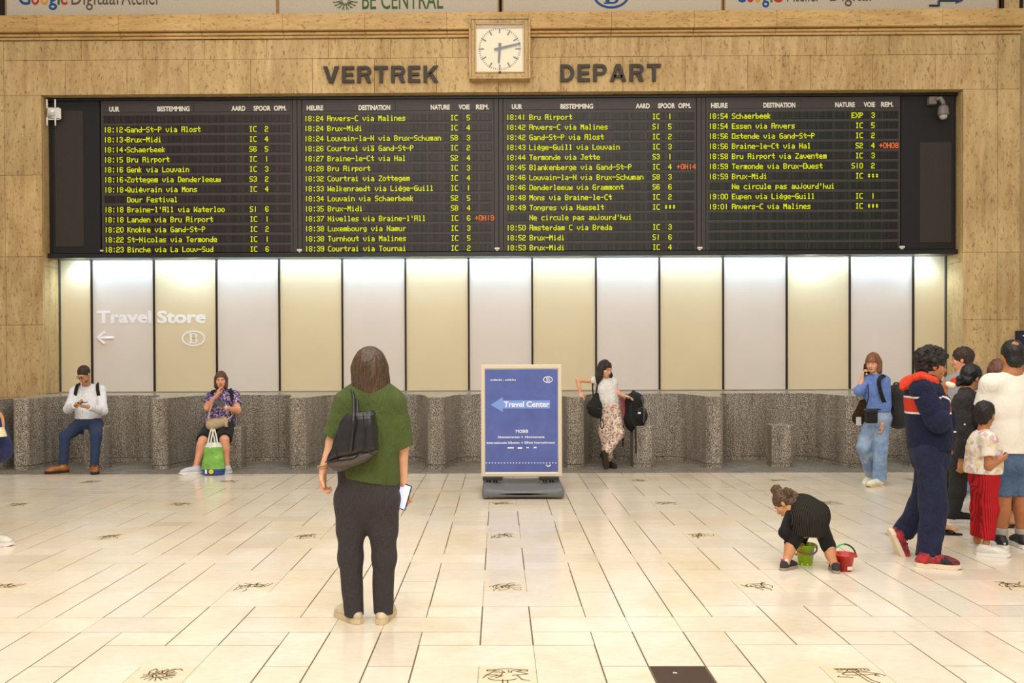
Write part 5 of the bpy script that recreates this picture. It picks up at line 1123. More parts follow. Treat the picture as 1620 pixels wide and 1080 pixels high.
# her drawstring bag
p = at(940.5, 642, 12.55); t = thing('shoulder_bag', p-Z*.18, 'black drawstring shoulder bag hanging from the woman leaning on the counter', 'bag'); o = t.location
F = Field(); F.cone(at(944, 624, 12.56), p+np.array((0, 0, -.02)), .03, .105, .04, ((0, 1, 0), .6)); F.cone(p-Z*.02, at(941, 651, 12.55), .105, .075, .04, ((0, 1, 0), .6)); F.ell(at(947, 655, 12.55), (.05, .05, .06), None, .03); F.build('bag_body', BLK, t, .007, o, .006, 7)
mb = MB(); mb.strap([at(930, 641, 12.5), at(950, 647, 12.48)], (0, -1, 0), .02, .004); mb.tube([at(931, 648, 12.5), at(928, 652, 12.5)], .012, 6); mb.build('flap_edge', BLKL, t, False, o)
mb = MB(); mb.strap(spl([at(943, 624, 12.55), at(945, 608, 12.62), at(946, 597, 12.68), at(944, 595, 12.78)]), (0, -1, .2), .022, .006); mb.strap(spl([at(939, 628, 12.6), at(937.5, 610, 12.7), at(941, 598, 12.8)]), (0, -1, .2), .02, .006); mb.build('strap', BLK, t, False, o)
mb = MB(); mb.strap(spl([at(951, 660, 12.56), at(949.5, 669, 12.56), at(952, 678, 12.56), at(955, 672, 12.56), at(952.5, 662, 12.56)]), (0, -1, 0), .014, .004); mb.build('hanging_loop', BLK, t, False, o)
sx = PC+PP
def bx(t, o):
    pass
bp = backpack('large black backpack standing on a block seat beside the leaning woman', at(1004, 649, 12.86), .36, .26, .47, BLK,
    [([at(1003, 627, 12.75), at(998, 640, 12.7), at(998, 660, 12.68), at(1003, 671, 12.68), at(1005, 674, 12.68)], (0, -1, 0), .04), ([at(1005, 672, 12.66), at(1005.5, 690, 12.655), at(1006, 717, 12.65)], (0, -1, 0), .02), ([at(985.5, 672, 12.72), at(985.5, 690, 12.72), at(985.5, 706, 12.72)], (0, -1, 0), .02)], (.75, -.66, 0))
mb = MB(); mb.tube(spl([at(1016, 630, 12.72), at(1019, 650, 12.68), at(1018, 668, 12.7)]), .01, 6); mb.tube([at(1017, 625, 12.8), at(1014, 632, 12.78)], [.008, .02], 6); mb.build('side_compression_strap', mat('zip_grey', (90, 88, 84), .4), bp, True, bp.location)
mb = MB(); mb.bbox(at(1011.5, 653, 12.66)+np.array((-.02, -.01, -.012)), at(1011.5, 653, 12.66)+np.array((.02, .01, .012)), .003); mb.build('pale_tag', WHITE, bp, False, bp.location)
p = at(984, 645, 12.86); t = thing('folded_jacket', p-Z*.12, 'dusty red and grey garment hung between the leaning woman and her backpack', 'clothes'); o = t.location
F = Field(); F.cone(at(984, 633, 12.84), at(984.5, 658, 12.82), .045, .05, .02, ((0, 1, 0), .6)); F.build('red_cloth', mat('dusty_red', (160, 84, 78), .8, .2, kind=k_cloth), t, .007, o, .008, 10); F = Field(); F.cone(at(978.5, 632, 12.8), at(982, 667, 12.76), .024, .03, .02, ((0, 1, 0), .6)); F.build('grey_lining', mat('grey_cloth', (134, 134, 140), .8, .2, kind=k_cloth), t, .007, o, .005, 10)

# ---- 5 woman in blue shirt walking with phone
Y0 = 10.95; BS = mat('blue_shirt', (106, 132, 194), .75, .2, kind=k_cloth, lo=.9, w=9, bs=.6); JN = mat('pale_jeans', (124, 150, 186), .8, .2, kind=k_cloth, lo=.9, f=300, patch=(6, (160, 180, 206)))
HR = mat('hair_auburn', (140, 90, 54), .45, .5, kind=k_hair)
J = dict(head=(1381, 574, 0), neck=(1385, 593, .03), sL=(1372.5, 602, .05), sR=(1398.5, 602, -.02), eL=(1359.5, 618, -.02), wL=(1364, 599, .0), eR=(1401, 636, .0), wR=(1396, 668, -.08),
         hL=(1381, 660, .05), hR=(1396, 660, 0), kL=(1366, 706, .02), kR=(1393, 712, -.02), aL=(1379, 748, .28), aR=(1391, 760, .0))
root, org, G, K = person('p', 'woman in blue shirt and pale jeans walking left with a phone at her ear', Y0, J, (ground(1388, 768)[0], Y0, 0), (-.62, -.76, -.1), front=(-.7, -.7, 0), h=.0065, skin=SK1, chest=.135, waist=.125, hip=.15, armr=(.042, .035, .025), s=.97,
    hands=dict(L=((.2, .12, .95), (.8, -.3, .1), 1, (.8, .85, .9, .9), .95), R=((-.1, -.1, -1), (-.8, .3, 0), -1, (.5, .55, .6, .6), .95)), brow=HM)
topw(root, org, G, K, BS, .97, .0065, chest=.158, waist=.158, hem=at(1387, 650, 10.97), hemr=.16, sleeve=dict(L=('w', .12), R=('e', 1.0)), sr=(.064, .062, .056), seed=7, neck=-.01)
F = Field(); c = K['nb']; F.cone(c+np.array((-.05, .0, .01)), c+np.array((-.07, -.06, -.05)), .02, .015, .01); F.cone(c+np.array((.03, -.03, .0)), c+np.array((-.02, -.09, -.05)), .024, .016, .01); F.cone(c+np.array((-.03, .04, .01)), c+np.array((.05, .01, .01)), .028, .028, .02); F.build('collar', BS, root, .006, org)
botw(root, org, G, K, JN, .97, .0065, wr=.14, hipr=.165, rad=(.098, .08, .08), top=at(1388, 646, 10.97), noise_=.008, nf=6, ln=('a', .98))
hairw(root, org, K, HR, .0065, 'fringe', vol=1.03, noise_=.002, nf=20)
shoe(root, org, at(1391, 761.5, 10.92), (-.9, -.42, 0), Z, .98, SHC if False else mat('white_trainer', (232, 226, 210), .5), SOC, laces=LACEW); shoe(root, org, at(1378, 750, 11.25), (-.75, -.3, -.45), (-.4, .1, 1), .98, mat('white_trainer', (232, 226, 210), .5), SOC)
phone(K['c']+K['r']*.088+K['f']*.03-Z*.085, (.25, .35, .9), (.76, -.62, .1), 'black phone at the ear of the woman in blue shirt')
ZG = mat('dark_grey_nylon', (48, 46, 44), .7, .3, kind=k_cloth, lo=.85)
backpack('dark grey backpack on the back of the woman in blue shirt', at(1420, 640, 11.12), .34, .24, .45, ZG, [([at(1411, 650, 11.05), at(1406, 630, 10.98), at(1402, 606, 10.9), at(1397, 595, 10.86), at(1391, 600, 10.76), at(1391.5, 613, 10.77), at(1398, 634, 10.82), at(1408, 652, 10.98)], (-.4, -.8, .2), .045)], (.75, .4, 0))
p = at(1378, 657, 10.74); t = thing('camera_pouch', p-Z*.1, 'black camera pouch hanging at the waist of the woman in blue shirt', 'bag'); o = t.location
rbox(p+np.array((-.065, -.045, -.09)), p+np.array((.065, .045, .055)), .02, 3, 'pouch_body', BLK, t, o); rbox(p+np.array((-.07, -.05, .035)), p+np.array((.07, .05, .08)), .018, 3, 'pouch_lid', BLKL, t, o)
mb = MB(); mb.strap(spl([p+np.array((-.07, 0, .08)), at(1374, 628, 10.78), at(1373, 608, 10.82)]), (-.3, -.9, 0), .012, .004); mb.strap(spl([p+np.array((.07, 0, .08)), at(1393, 648, 10.8)]), (-.3, -.9, 0), .012, .004); mb.build('strap', BLK, t, False, o)
p = at(1361, 651, 11.0); t = thing('shoulder_bag', p-Z*.15, 'dark brown furry bag with pale tag beside the hip of the woman in blue shirt', 'bag'); o = t.location
F = Field(); F.cone(at(1366, 638, 10.98), at(1359, 661, 11.0), .05, .08, .03, ((0, 1, 0), .6)); F.build('bag_body', mat('brown_fur', (58, 42, 28), .9, .1, kind=k_hair, hs=(1, 1, 1), hn=60), t, .0065, o, .012, 30)
mb = MB(); mb.bbox(at(1357, 668, 10.9)-np.array((.02, .004, .035)), at(1360, 664, 10.9)+np.array((.02, .004, .035)), .004); mb.build('tag', mat('pale_grey_tag', (190, 190, 188), .6), t, False, o)

# ---- 6 teenager in navy and red hooded top
Y0 = 7.00; NVY = mat('navy_jersey', (30, 34, 58), .85, .15, kind=k_cloth, lo=.82, w=9, bs=.6); RED = mat('orange_red_jersey', (214, 64, 40), .8, .2, kind=k_cloth, lo=.9, w=10); NVT = mat('navy_tracksuit', (34, 38, 60), .85, .15, kind=k_cloth, lo=.8, w=8, bs=.6)
HCU = mat('hair_black_curly', (34, 28, 24), .55, .4, kind=k_hair, hs=(1, 1, 1), hn=60)
J = dict(head=(1474, 577, 0), neck=(1466, 601, -.01), sL=(1459, 618, -.15), sR=(1476, 616, .16), eL=(1483, 667, -.2), wL=(1491, 629, -.1), eR=(1496, 665, .16), wR=(1500, 687, .14),
         hL=(1469, 722, -.08), hR=(1476, 722, .08), kL=(1478, 800, -.13), kR=(1460, 798, .16), aL=(1468, 876, -.18), aR=(1431, 842, .22))
root, org, G, K = person('p', 'curly haired teenager in navy and red hooded top and navy trackpants walking right', Y0, J, (ground(1478, 893)[0], Y0, 0), (.97, -.05, -.12), front=(.9, .35, 0), h=.006, skin=SK3, chest=.15, waist=.14, hip=.155,
    hands=dict(L=((.12, .05, 1), (.8, .3, 0), 1, (.85, .9, .95, .95)), R=((-.12, -.05, -1), (.6, -.5, 0), 1, (.4, .45, .5, .5))), brow=HCU, lip=LIPD)
def exh(F): F.cone(at(1460, 625, 6.97), at(1471, 700, 7.00), .142, .155, .05, ((.95, .3, 0), .8))
NVB = mat('navy_jersey_banded', (30, 34, 58), .85, .15, kind=k_banded, zs=[at(1440, q, 6.85)[2] for q in (656, 653, 630.5, 627.5)])
for q in 'LR':
    F = Field(); F.cone(G['s'+q], G['e'+q], .08, .076, .03); F.cone(G['e'+q], lerp(G['e'+q], G['w'+q], .96), .076, .052, .025, end=True); F.build('sleeve', NVY, root, .006, org, .018, 5, 21)
topw(root, org, G, K, NVB, 1, .006, chest=.158, waist=.16, hem=at(1470, 710, 7.00), hemr=.165, sleeve=('e', .12), sr=(.078, .074, .052), dep=.82, seed=8, noise_=.02, nf=4, ext=exh, name='hooded_top')
def band(F, z0, z1, r): pass
bl0 = lerp(K['sm'], K['pm'], .02)
F = Field(); zt, zb_ = at(1440, 630, 6.95)[2], at(1440, 655, 6.95)[2]; pc = at(1452, 640, 6.97)
F = Field(); F.ell(at(1460, 602, 6.98), (.095, .11, .04), None, .03); F.cone(at(1456, 598, 6.95), at(1437, 606, 6.98), .055, .045, .05, ((0, 0, 1), .75)); F.cone(at(1436, 606, 6.98), at(1429, 613, 6.97), .042, .016, .04); F.cone(at(1450, 596, 6.85), at(1476, 604, 6.89), .03, .026, .03)
F.ell(K['nb']+Z*.07, (.058, .06, .08), None, .01, '-'); F.build('hood', RED, root, .006, org, .022, 5, 3)
for q, w0, e0 in (('L', 'wL', 'eL'), ('R', 'wR', 'eR')):
    a = lerp(G[w0], G[e0], .12); d = nz(G[w0]-G[e0]); F = Field(); F.cone(a-d*.008, a+d*.008, .061, .061, 0, end=True, start=True); F.build('cuff_stripe', WS, root, .005, org)
F = Field(); F.cone(K['nb']+np.array((.0, 0, .0)), K['nb']+np.array((.015, 0, .045)), .068, .062, .01, start=True, end=True); F.ell(K['nb']+Z*.06, (.055, .055, .06), None, .005, '-'); F.build('collar', BLK, root, .006, org)
botw(root, org, G, K, NVT, 1, .006, wr=.155, hipr=.155, rad=(.098, .093, .078), top=at(1470, 704, 7.00), noise_=.022, nf=4, ln=('a', 1.05), dep=.9)
def hx(F, E_, C_):
    r_ = random.Random(5)
    for k in range(60):
        a = r_.uniform(-3.14, 3.14); e = r_.uniform(-.1, 1.45); E_(.08*math.sin(a)*math.cos(e), -.012+.1*math.cos(a)*math.cos(e)*(1 if math.cos(a) < .2 or e > .5 else .3), .03+.088*math.sin(e), (.022, .022, .022), .012)
    E_(0, .07, .075, (.06, .035, .03)); E_(0, -.07, -.02, (.06, .04, .06))
hairw(root, org, K, HCU, .0055, 'short', ext=hx, noise_=.014, nf=17)
RSH = mat('red_trainer', (186, 42, 46), .5, .4, kind=k_cloth, patch=(11, (34, 26, 30))); CRS = mat('cream_trainer_sole', (226, 206, 178), .6); LACEB = mat('black_laces', (24, 22, 24), .7)
shoe(root, org, at(1466, 876, 6.78), (.93, -.3, 0), Z, 1.12, RSH, CRS, laces=LACEB); shoe(root, org, at(1427, 846, 7.18), (.34, -.05, -.9), (.9, 0, .34), 1.1, RSH, CRS, laces=LACEB)
p = at(1504, 609, 6.85); t = thing('snack', p-Z*.02, 'small white snack held to the mouth of the teenager in the navy top', 'food'); F = Field(); F.ell(p, (.035, .025, .022), None, 0); F.ell(p+np.array((-.02, 0, .01)), (.02, .02, .018), None, .01); F.build('bun', mat('pale_bread', (238, 220, 190), .7), t, .004, t.location)

# ---- 7 person in black jacket, partly behind the teenager
Y0 = 8.7; BJ = mat('black_jacket', (46, 42, 42), .6, .3, kind=k_cloth, lo=.8, w=12, bs=.7); DGP = mat('dark_grey_jeans', (52, 50, 48), .8, .2, kind=k_cloth, lo=.8); HBL = mat('hair_black', (22, 18, 17), .45, .5, kind=k_hair)
J = dict(head=(1537, 597, 0), neck=(1529, 617, .0), sL=(1523, 634, -.17), sR=(1536, 632, .17), eL=(1525, 683, -.22), wL=(1521, 726, -.22), eR=(1545, 680, .2), wR=(1550, 715, .1),
         hL=(1519, 735, -.08), hR=(1526, 735, .08), kL=(1514, 778, -.1), kR=(1493, 775, .1), aL=(1508, 812, -.1), aR=(1452, 806, .16))
root, org, G, K = person('p', 'person with low black ponytail in black jacket walking behind the teenager', Y0, J, (ground(1512, 824)[0], Y0, 0), (.9, .3, -.2), front=(.95, .3, 0), h=.0065, skin=SK2, chest=.14, waist=.13, hip=.145, s=.98,
    hands=dict(L=((0, 0, -1), (0, .9, 0), 1, (.6, .65, .7, .7)), R=((.2, 0, -1), (.6, -.5, 0), 1, (.5, .5, .5, .5))), brow=HBL)
topw(root, org, G, K, BJ, 1, .0065, chest=.165, waist=.17, hem=at(1524, 742, 8.7), hemr=.175, sleeve=('w', .97), sr=(.074, .07, .056), dep=.85, seed=9, noise_=.018, nf=6, name='jacket')
botw(root, org, G, K, DGP, 1, .0065, wr=.14, hipr=.16, rad=(.09, .072, .058), top=at(1524, 730, 8.7), ln=('a', .98))
def hx(F, E_, C_):
    E_(0, -.06, -.04, (.07, .05, .06)); E_(-.0, -.115, -.055, (.04, .035, .045)); E_(0, -.15, -.04, (.03, .025, .03)); E_(0, -.145, -.09, (.02, .02, .03))
hairw(root, org, K, HBL, .006, 'short', ext=hx, noise_=.003, nf=20, vol=1.06)
shoe(root, org, at(1509, 812, 8.58), (.98, -.1, 0), Z, 1.05, BLS, SOW, laces=LACEB); shoe(root, org, at(1450, 810, 8.86), (.8, 0, -.5), (.5, 0, .8), 1.05, BLS, SOW)
mb = MB(); p = at(1526, 671, 8.41); mb.tube([p, p-np.array((0, .006, 0))], .008, 8); mb.build('white_logo_dot', WHITE, root, False, org)

# ---- 8 child in floral tee and red striped trousers
Y0 = 7.3; FT = mat('pastel_flower_tee', (226, 216, 200), .8, .2, kind=k_speck, sc=34, cols=((232, 224, 208), (230, 220, 204), (214, 180, 188), (232, 222, 200), (226, 206, 160), (234, 226, 212), (206, 170, 182)))
RS = mat('red_pinstripe', (186, 30, 36), .8, .2, kind=k_stripe, dir='X', sc=22, c2=(130, 16, 24), dist=.12, p0=.6, p1=.9)
J = dict(head=(1558, 656, 0), neck=(1556, 682, -.01), sL=(1562, 694, -.09), sR=(1550, 693, .1), eL=(1564, 738, -.12), wL=(1582, 727, -.16), eR=(1552, 736, .12), wR=(1570, 738, .16),
         hL=(1562, 757, -.05), hR=(1552, 757, .06), kL=(1566, 806, -.07), kR=(1549, 802, .08), aL=(1560, 862, -.1), aR=(1546, 853, .14))
root, org, G, K = person('p', 'small child with short dark hair in pastel flower tee and red striped trousers', Y0, J, (ground(1560, 875)[0], Y0, 0), (.75, .62, -.05), front=(.8, .55, 0), h=.0055, skin=SK3, chest=.155, waist=.15, hip=.155, s=.68, hs=.86, armr=(.05, .044, .034), neckr=.046,
    hands=dict(L=((.8, .1, .4), (.2, .6, .6), -1, (.8, .85, .9, .9)), R=((.7, .1, .3), (.2, -.6, .6), 1, (.8, .8, .8, .8))), brow=HCU, lip=LIPD)
topw(root, org, G, K, FT, .68, .0055, chest=.185, waist=.195, hem=at(1554, 748, 7.3), hemr=.2, sleeve=('e', .62), sr=(.085, .082, .075), dep=.8, seed=10, noise_=.007)
botw(root, org, G, K, RS, .68, .0055, wr=.165, hipr=.175, rad=(.115, .092, .078), top=at(1556, 742, 7.3), ln=('a', .84), noise_=.006)
hairw(root, org, K, HCU, .0055, 'short', noise_=.005, nf=26, vol=1.03, ext=lambda F, E_, C_: E_(0, .05, .085, (.06, .04, .03)))
WSN = mat('white_sneaker', (226, 220, 208), .5, .4, kind=k_rough, f=16, lo=.88)
shoe(root, org, at(1557, 864, 7.16), (.9, -.35, 0), Z, .86, WSN, SOW, laces=LACEW); shoe(root, org, at(1543.5, 854, 7.5), (.75, -.3, 0), Z, .8, WSN, SOW, laces=LACEW)

# ---- 9 man in white tee, from behind
Y0 = 7.58; WT2 = mat('off_white_tee', (232, 224, 210), .8, .2, kind=k_cloth, lo=.97, w=3, bs=.35); DN = mat('denim', (74, 98, 130), .8, .2, kind=k_cloth, lo=.85, f=300, patch=(5, (92, 116, 146)))
J = dict(head=(1601, 563, 0), neck=(1601, 592, -.02), sL=(1569, 608, 0), sR=(1634, 608, 0), eL=(1557, 655, .05), wL=(1572, 688, .25), eR=(1646, 655, .05), wR=(1630, 690, .25),
         hL=(1589, 725, 0), hR=(1615, 725, 0), kL=(1587, 785, .0), kR=(1616, 785, 0), aL=(1584, 848, .0), aR=(1616, 849, .0))
root, org, G, K = person('p', 'man with thinning dark hair in white tee and denim shorts, seen from behind', Y0, J, (ground(1600, 862)[0], Y0, 0), (.1, .98, -.1), front=(0, 1, 0), h=.0065, skin=SK3, chest=.175, waist=.165, hip=.17, s=1.0, hs=1.04, neckr=.062,
    hands=dict(L=((.6, .6, .2), (.2, .2, 1), 1, (.5, .5, .5, .5)), R=((-.6, .6, .2), (-.2, .2, 1), -1, (.5, .5, .5, .5))), brow=HBL, legr=(.095, .062, .042))
topw(root, org, G, K, WT2, 1, .0065, chest=.2, waist=.195, hem=at(1601, 715, 7.58), hemr=.205, sleeve=('e', .75), sr=(.085, .09, .085), dep=.72, seed=11, noise_=.02, nf=3)
botw(root, org, G, K, DN, 1, .0065, wr=.17, hipr=.185, rad=(.1, .076, .07), top=at(1601, 708, 7.58), ln=('k', .97), name='denim_shorts')
def hx(F, E_, C_): E_(0, -.06, -.05, (.062, .045, .05)); E_(0, -.092, .118, (.046, .046, .042), .008, '-')
hairw(root, org, K, HBL, .006, 'short', ext=hx, noise_=.003, vol=1.0)
GSK = mat('grey_sock', (180, 172, 162), .85); BWS = mat('black_trainer', (36, 34, 36), .5, .4)
for q, px in (('L', 1584), ('R', 1616)):
    F = Field(); a = G['a'+q]; F.cone(a+Z*.07, a-Z*.02, .05, .047, 0, start=True); F.build('sock', GSK, root, .006, org)
    o_s = shoe(root, org, at(px-(2 if q == 'L' else -2), 851, 7.45), ((-.2, 1, 0) if q == 'L' else (.15, 1, 0)), Z, 1.05, BWS, SOW)
    mb = MB(); p = at(px-(2 if q == 'L' else -2), 851, 7.45); mb.strap([p+np.array((-.045, -.01, -.04)), p+np.array((0, -.08, -.03)), p+np.array((.045, -.01, -.04))], [(-1, -.3, 0), (0, -1, 0), (1, -.3, 0)], .012, .004); mb.build('white_heel_stripe', WHITE, o_s, False, org)

# ---- 10 toddler bending over the bucket
Y0 = 6.7; KN = mat('black_rib_knit', (58, 54, 48), .9, .1, kind=k_stripe, dir='X', sc=30, c2=(26, 25, 22), dist=.2, p0=.45, p1=.75, bs=.5); HT = mat('toddler_hair', (92, 68, 46), .55, .4, kind=k_hair, hs=(1, 1, 1), hn=50)
J = dict(head=(1241, 796, .22), neck=(1255, 800, .24), sL=(1254, 806, .17), sR=(1272, 800, .3), eL=(1241, 842, .06), wL=(1257, 862, .1), eR=(1272, 845, .3), wR=(1268, 865, .22),
         hL=(1268, 836, .03), hR=(1297, 832, .0), kL=(1253, 858, .06), kR=(1310, 862, .02), aL=(1243, 890, .0), aR=(1321, 897, -.06))
root, org, G, K = person('p', 'toddler in black ribbed dress bending over between two toy buckets', Y0, J, (ground(1283, 903)[0], Y0, 0), (-.6, .35, -.72), up=(-.55, .5, .6), front=(-.25, .35, -.9), h=.005, skin=SK2, chest=.15, waist=.15, hip=.15, s=.56, hs=.8, armr=(.06, .052, .042), legr=(.1, .07, .05), neckr=.04,
    hands=dict(L=((.5, .3, -.7), (.5, .3, .2), 1, (.8, .8, .8, .8)), R=((-.3, 0, -.8), (-.5, -.2, 0), 1, (.8, .8, .8, .8))), brow=HT, dep=.8)
F = Field(); F.cone(at(1268, 800, 6.92), at(1279, 818, 6.74), .095, .125, .05, ((.0, 1, 0), .9)); F.cone(at(1276, 800, 6.85), at(1292, 812, 6.75), .08, .095, .04); F.cone(at(1275, 822, 6.72), at(1275, 850, 6.72), .11, .08, .04, ((0, 1, 0), .9), end=True); F.cone(at(1290, 824, 6.7), at(1288, 850, 6.7), .095, .08, .04, ((0, 1, 0), .9), end=True)
F.cut(at(1280, 847.5, 6.7), (0, 0, -1)); F.build('ribbed_dress', KN, root, .005, org, .005, 8)
LG = mat('black_leggings', (36, 34, 34), .9, .1, kind=k_cloth)
for q, lt in (('L', .32), ('R', .3)):
    F = Field(); F.cone(G['h'+q], G['k'+q], .062, .05, .03); F.cone(G['k'+q], lerp(G['k'+q], G['a'+q], lt), .05, .043, .02, end=True); F.build('legging', LG, root, .005, org, .003, 9)
F = Field(); F.cone(G['sL'], G['eL'], .042, .04, .02); F.cone(G['eL'], lerp(G['eL'], G['wL'], .8), .04, .032, .02, end=True); F.build('sleeve', LG, root, .005, org, .004, 9)
F = Field(); F.cone(G['sR'], G['eR'], .04, .036, .02); F.cone(G['eR'], lerp(G['eR'], G['wR'], .8), .036, .03, .02, end=True); F.build('sleeve', LG, root, .005, org, .004, 9)
def hx(F, E_, C_):
    E_(0, -.03, .145, (.05, .05, .045)); r_ = random.Random(9)
    for k in range(22): a = r_.uniform(-1.2, 1.2); E_(.07*math.sin(a), -.09-.04*r_.random(), r_.uniform(-.09, .08), (.02, .03, .03), .015)
hairw(root, org, K, HT, .005, 'short', ext=hx, noise_=.006, nf=36)
SKP = mat('pink_grey_sock', (206, 150, 160), .85, .2, kind=k_speck, sc=60, cols=((214, 206, 204), (196, 60, 96), (220, 214, 210)))
for q, px, py, yy, td in (('L', 1242, 894, 6.7, (.75, .65, 0)), ('R', 1322, 901, 6.62, (.2, .98, 0))):
    a = at(px, py, yy); F = Field(); F.cone(a+Z*.05, a-Z*.02, .03, .026, 0, start=True); F.build('sock', SKP, root, .004, org)
    shoe(root, org, np.array((a[0], a[1], .053)), td, Z, .72, mat('charcoal_suede', (52, 48, 48), .8), mat('grey_sole', (160, 146, 128), .7), laces=LACEB)
# toy buckets
def bucket(label, px, pyb, hgt, r0, r1, m, hm1, hm2, up, foot=True, lab=False):
    g = ground(px, pyb); g = g+np.array((0, r0, 0)); t = thing('toy_bucket', g, label, 'bucket', None)
    mb = MB(); prof = [(.001, .012), (r0*.96, .012), (r1*.97, hgt), (r1+.012, hgt), (r1+.012, hgt-.012), (r1+.002, hgt-.012), (r0, .0), (.001, .0)][::-1]
    mb.lathe(prof, (0, 0, 0), 36).build('shell', m, t, True)
    if foot:
        for k in range(8):
            a = k*math.pi/4; MB().bbox((r0*.93*math.cos(a)-.009, r0*.93*math.sin(a)-.009, 0), (r0*.93*math.cos(a)+.009, r0*.93*math.sin(a)+.009, .02), .004).build('foot_tab', m, t)
    n = 20
    for k, (hm, rng) in enumerate(((hm1, (0, 10)), (hm2, (10, 20)))):
        pts = []
        for i in range(rng[0], rng[1]+1):
            a = math.pi*i/n; x = -(r1+.016)*math.cos(a); q = r1*1.25*math.sin(a)
            pts.append((x, q*up[0], hgt-.02+q*up[1]))
        MB().tube(pts, .0065, 7).build('handle', hm, t, True)
    for s_ in (-1, 1): MB().tube([(s_*(r1+.004), 0, hgt-.02), (s_*(r1+.022), 0, hgt-.02)], .012, 10).build('handle_lug', m, t, True)
    if lab: MB().box((.0, -r0*1.05-.006, .015), (.035, -r0*1.0+.02, .04)).build('sticker', mat('cream_sticker', (230, 214, 190), .5), t)
    return t
LIME = mat('lime_plastic', (164, 206, 28), .3, .5, alpha=None, coat=.3); RPL = mat('red_plastic', (192, 44, 38), .35, .5, coat=.2)
bucket('lime green toy bucket with brown handle under the bending toddler', 1277.5, 895, .158, .05, .068, LIME, mat('brown_handle', (150, 92, 40), .4), mat('violet_handle', (130, 90, 150), .4), (-.9, -.55))
bucket('red toy bucket with green handle beside the toddler', 1340, 904.5, .126, .048, .068, RPL, mat('green_handle', (70, 196, 104), .35), mat('dark_green_handle', (36, 70, 40), .4), (.15, 1.0), False, True)

# ---- people further back on the right
JNL = mat('light_jeans', (130, 154, 184), .8, .2, kind=k_cloth, f=300)
Y0 = 10.0; J = dict(head=(1522, 568, 0), neck=(1524, 590, .0), sL=(1505, 603, 0), sR=(1545, 603, 0), eL=(1500, 640, 0), wL=(1502, 668, -.05), eR=(1550, 640, 0), wR=(1548, 668, -.05),
         hL=(1514, 672, 0), hR=(1530, 672, 0), kL=(1513, 722, .0), kR=(1533, 722, 0), aL=(1512, 775, .0), aR=(1536, 777, .0))
root, org, G, K = person('p', 'bearded man in red collared top with head turned left, standing far back', Y0, J, (ground(1524, 788)[0], Y0, 0), (-.8, .5, -.05), front=(-.1, -1, 0), h=.008, skin=SKR, s=1.02, brow=HD, hands=dict(L=((0, 0, -1), (1, 0, 0), 1, (.5,)*4), R=((0, 0, -1), (-1, 0, 0), 1, (.5,)*4)))
topw(root, org, G, K, mat('heather_grey_top', (150, 148, 150), .8, .2, kind=k_cloth), 1, .008, chest=.18, waist=.17, hem=at(1522, 680, 10), hemr=.175, sleeve=('w', .9), seed=12)
F = Field(); F.cone(K['nb']+np.array((-.12, -.04, -.1)), K['nb']+np.array((.14, -.04, -.1)), .06, .06, .02); F.ell(K['nb']+Z*.03, (.06, .06, .07), None, .01, '-'); F.build('red_collar', RED, root, .008, org)
botw(root, org, G, K, JNL, 1, .008, rad=(.1, .08, .07), top=at(1522, 670, 10)); hairw(root, org, K, HD, .007, 'short', noise_=.006, nf=30, vol=1.05)
shoe(root, org, G['aL']*np.array((1, 1, 0))+Z*.078, (-.2, -1, 0), Z, 1, GSH, SOW); shoe(root, org, G['aR']*np.array((1, 1, 0))+Z*.078, (.4, -.9, 0), Z, 1, GSH, SOW)
Y0 = 8.45; J = dict(head=(1578, 588, 0), neck=(1580, 608, .0), sL=(1562, 620, 0), sR=(1600, 620, 0), eL=(1560, 660, 0), wL=(1566, 692, -.05), eR=(1603, 660, 0), wR=(1600, 692, -.05),
         hL=(1572, 700, 0), hR=(1588, 700, 0), kL=(1570, 758, .0), kR=(1592, 758, 0), aL=(1575, 822, .0), aR=(1596, 823, -.05))
root, org, G, K = person('p', 'woman with reddish brown hair and black sandals, mostly hidden behind the man in white tee', Y0, J, (ground(1585, 838)[0], Y0, 0), (.2, .97, 0), front=(0, -1, 0), h=.009, skin=SK2, s=.96, brow=HM, bare=dict(L=(.3, -.9, 0), R=(.93, -.35, 0)), hands=dict(L=((0, 0, -1), (1, 0, 0), 1, (.5,)*4), R=((0, 0, -1), (-1, 0, 0), 1, (.5,)*4)), feat=False)
topw(root, org, G, K, BLK, .96, .009, hem=at(1580, 712, 8.45), hemr=.17, sleeve=('e', .6), seed=13); botw(root, org, G, K, BLK, .96, .009, rad=(.1, .08, .075), top=at(1580, 700, 8.45), ln=('a', .75))
hairw(root, org, K, mat('hair_red_brown', (104, 62, 44), .45, .5, kind=k_hair), .008, 'bob', facecut=False)
for q, d in (('L', (.3, -.9, 0)), ('R', (.93, -.35, 0))): sandal(root, org, G['a'+q]*np.array((1, 1, 0))+Z*.07, d, .96, BLS)
Y0 = 8.05; J = dict(head=(1465, 583, 0), neck=(1465, 606, .0), sL=(1451, 622, 0), sR=(1484, 622, 0), eL=(1453, 664, 0), wL=(1456, 698, -.05), eR=(1484, 664, 0), wR=(1482, 698, -.05),
         hL=(1460, 706, 0), hR=(1476, 706, 0), kL=(1462, 766, .0), kR=(1478, 766, 0), aL=(1470, 826, .1), aR=(1485, 829, -.05))
root, org, G, K = person('p', 'woman in dark clothes and flip-flops, almost hidden behind the teenager', Y0, J, (ground(1480, 843)[0], Y0, 0), (.9, .4, 0), front=(.7, .7, 0), h=.009, skin=SKR, s=.95, brow=HM, bare=dict(L=(.93, -.2, 0), R=(.97, -.15, 0)), hands=dict(L=((0, 0, -1), (1, 0, 0), 1, (.5,)*4), R=((0, 0, -1), (-1, 0, 0), 1, (.5,)*4)), chest=.13, waist=.12, hip=.14, feat=False)
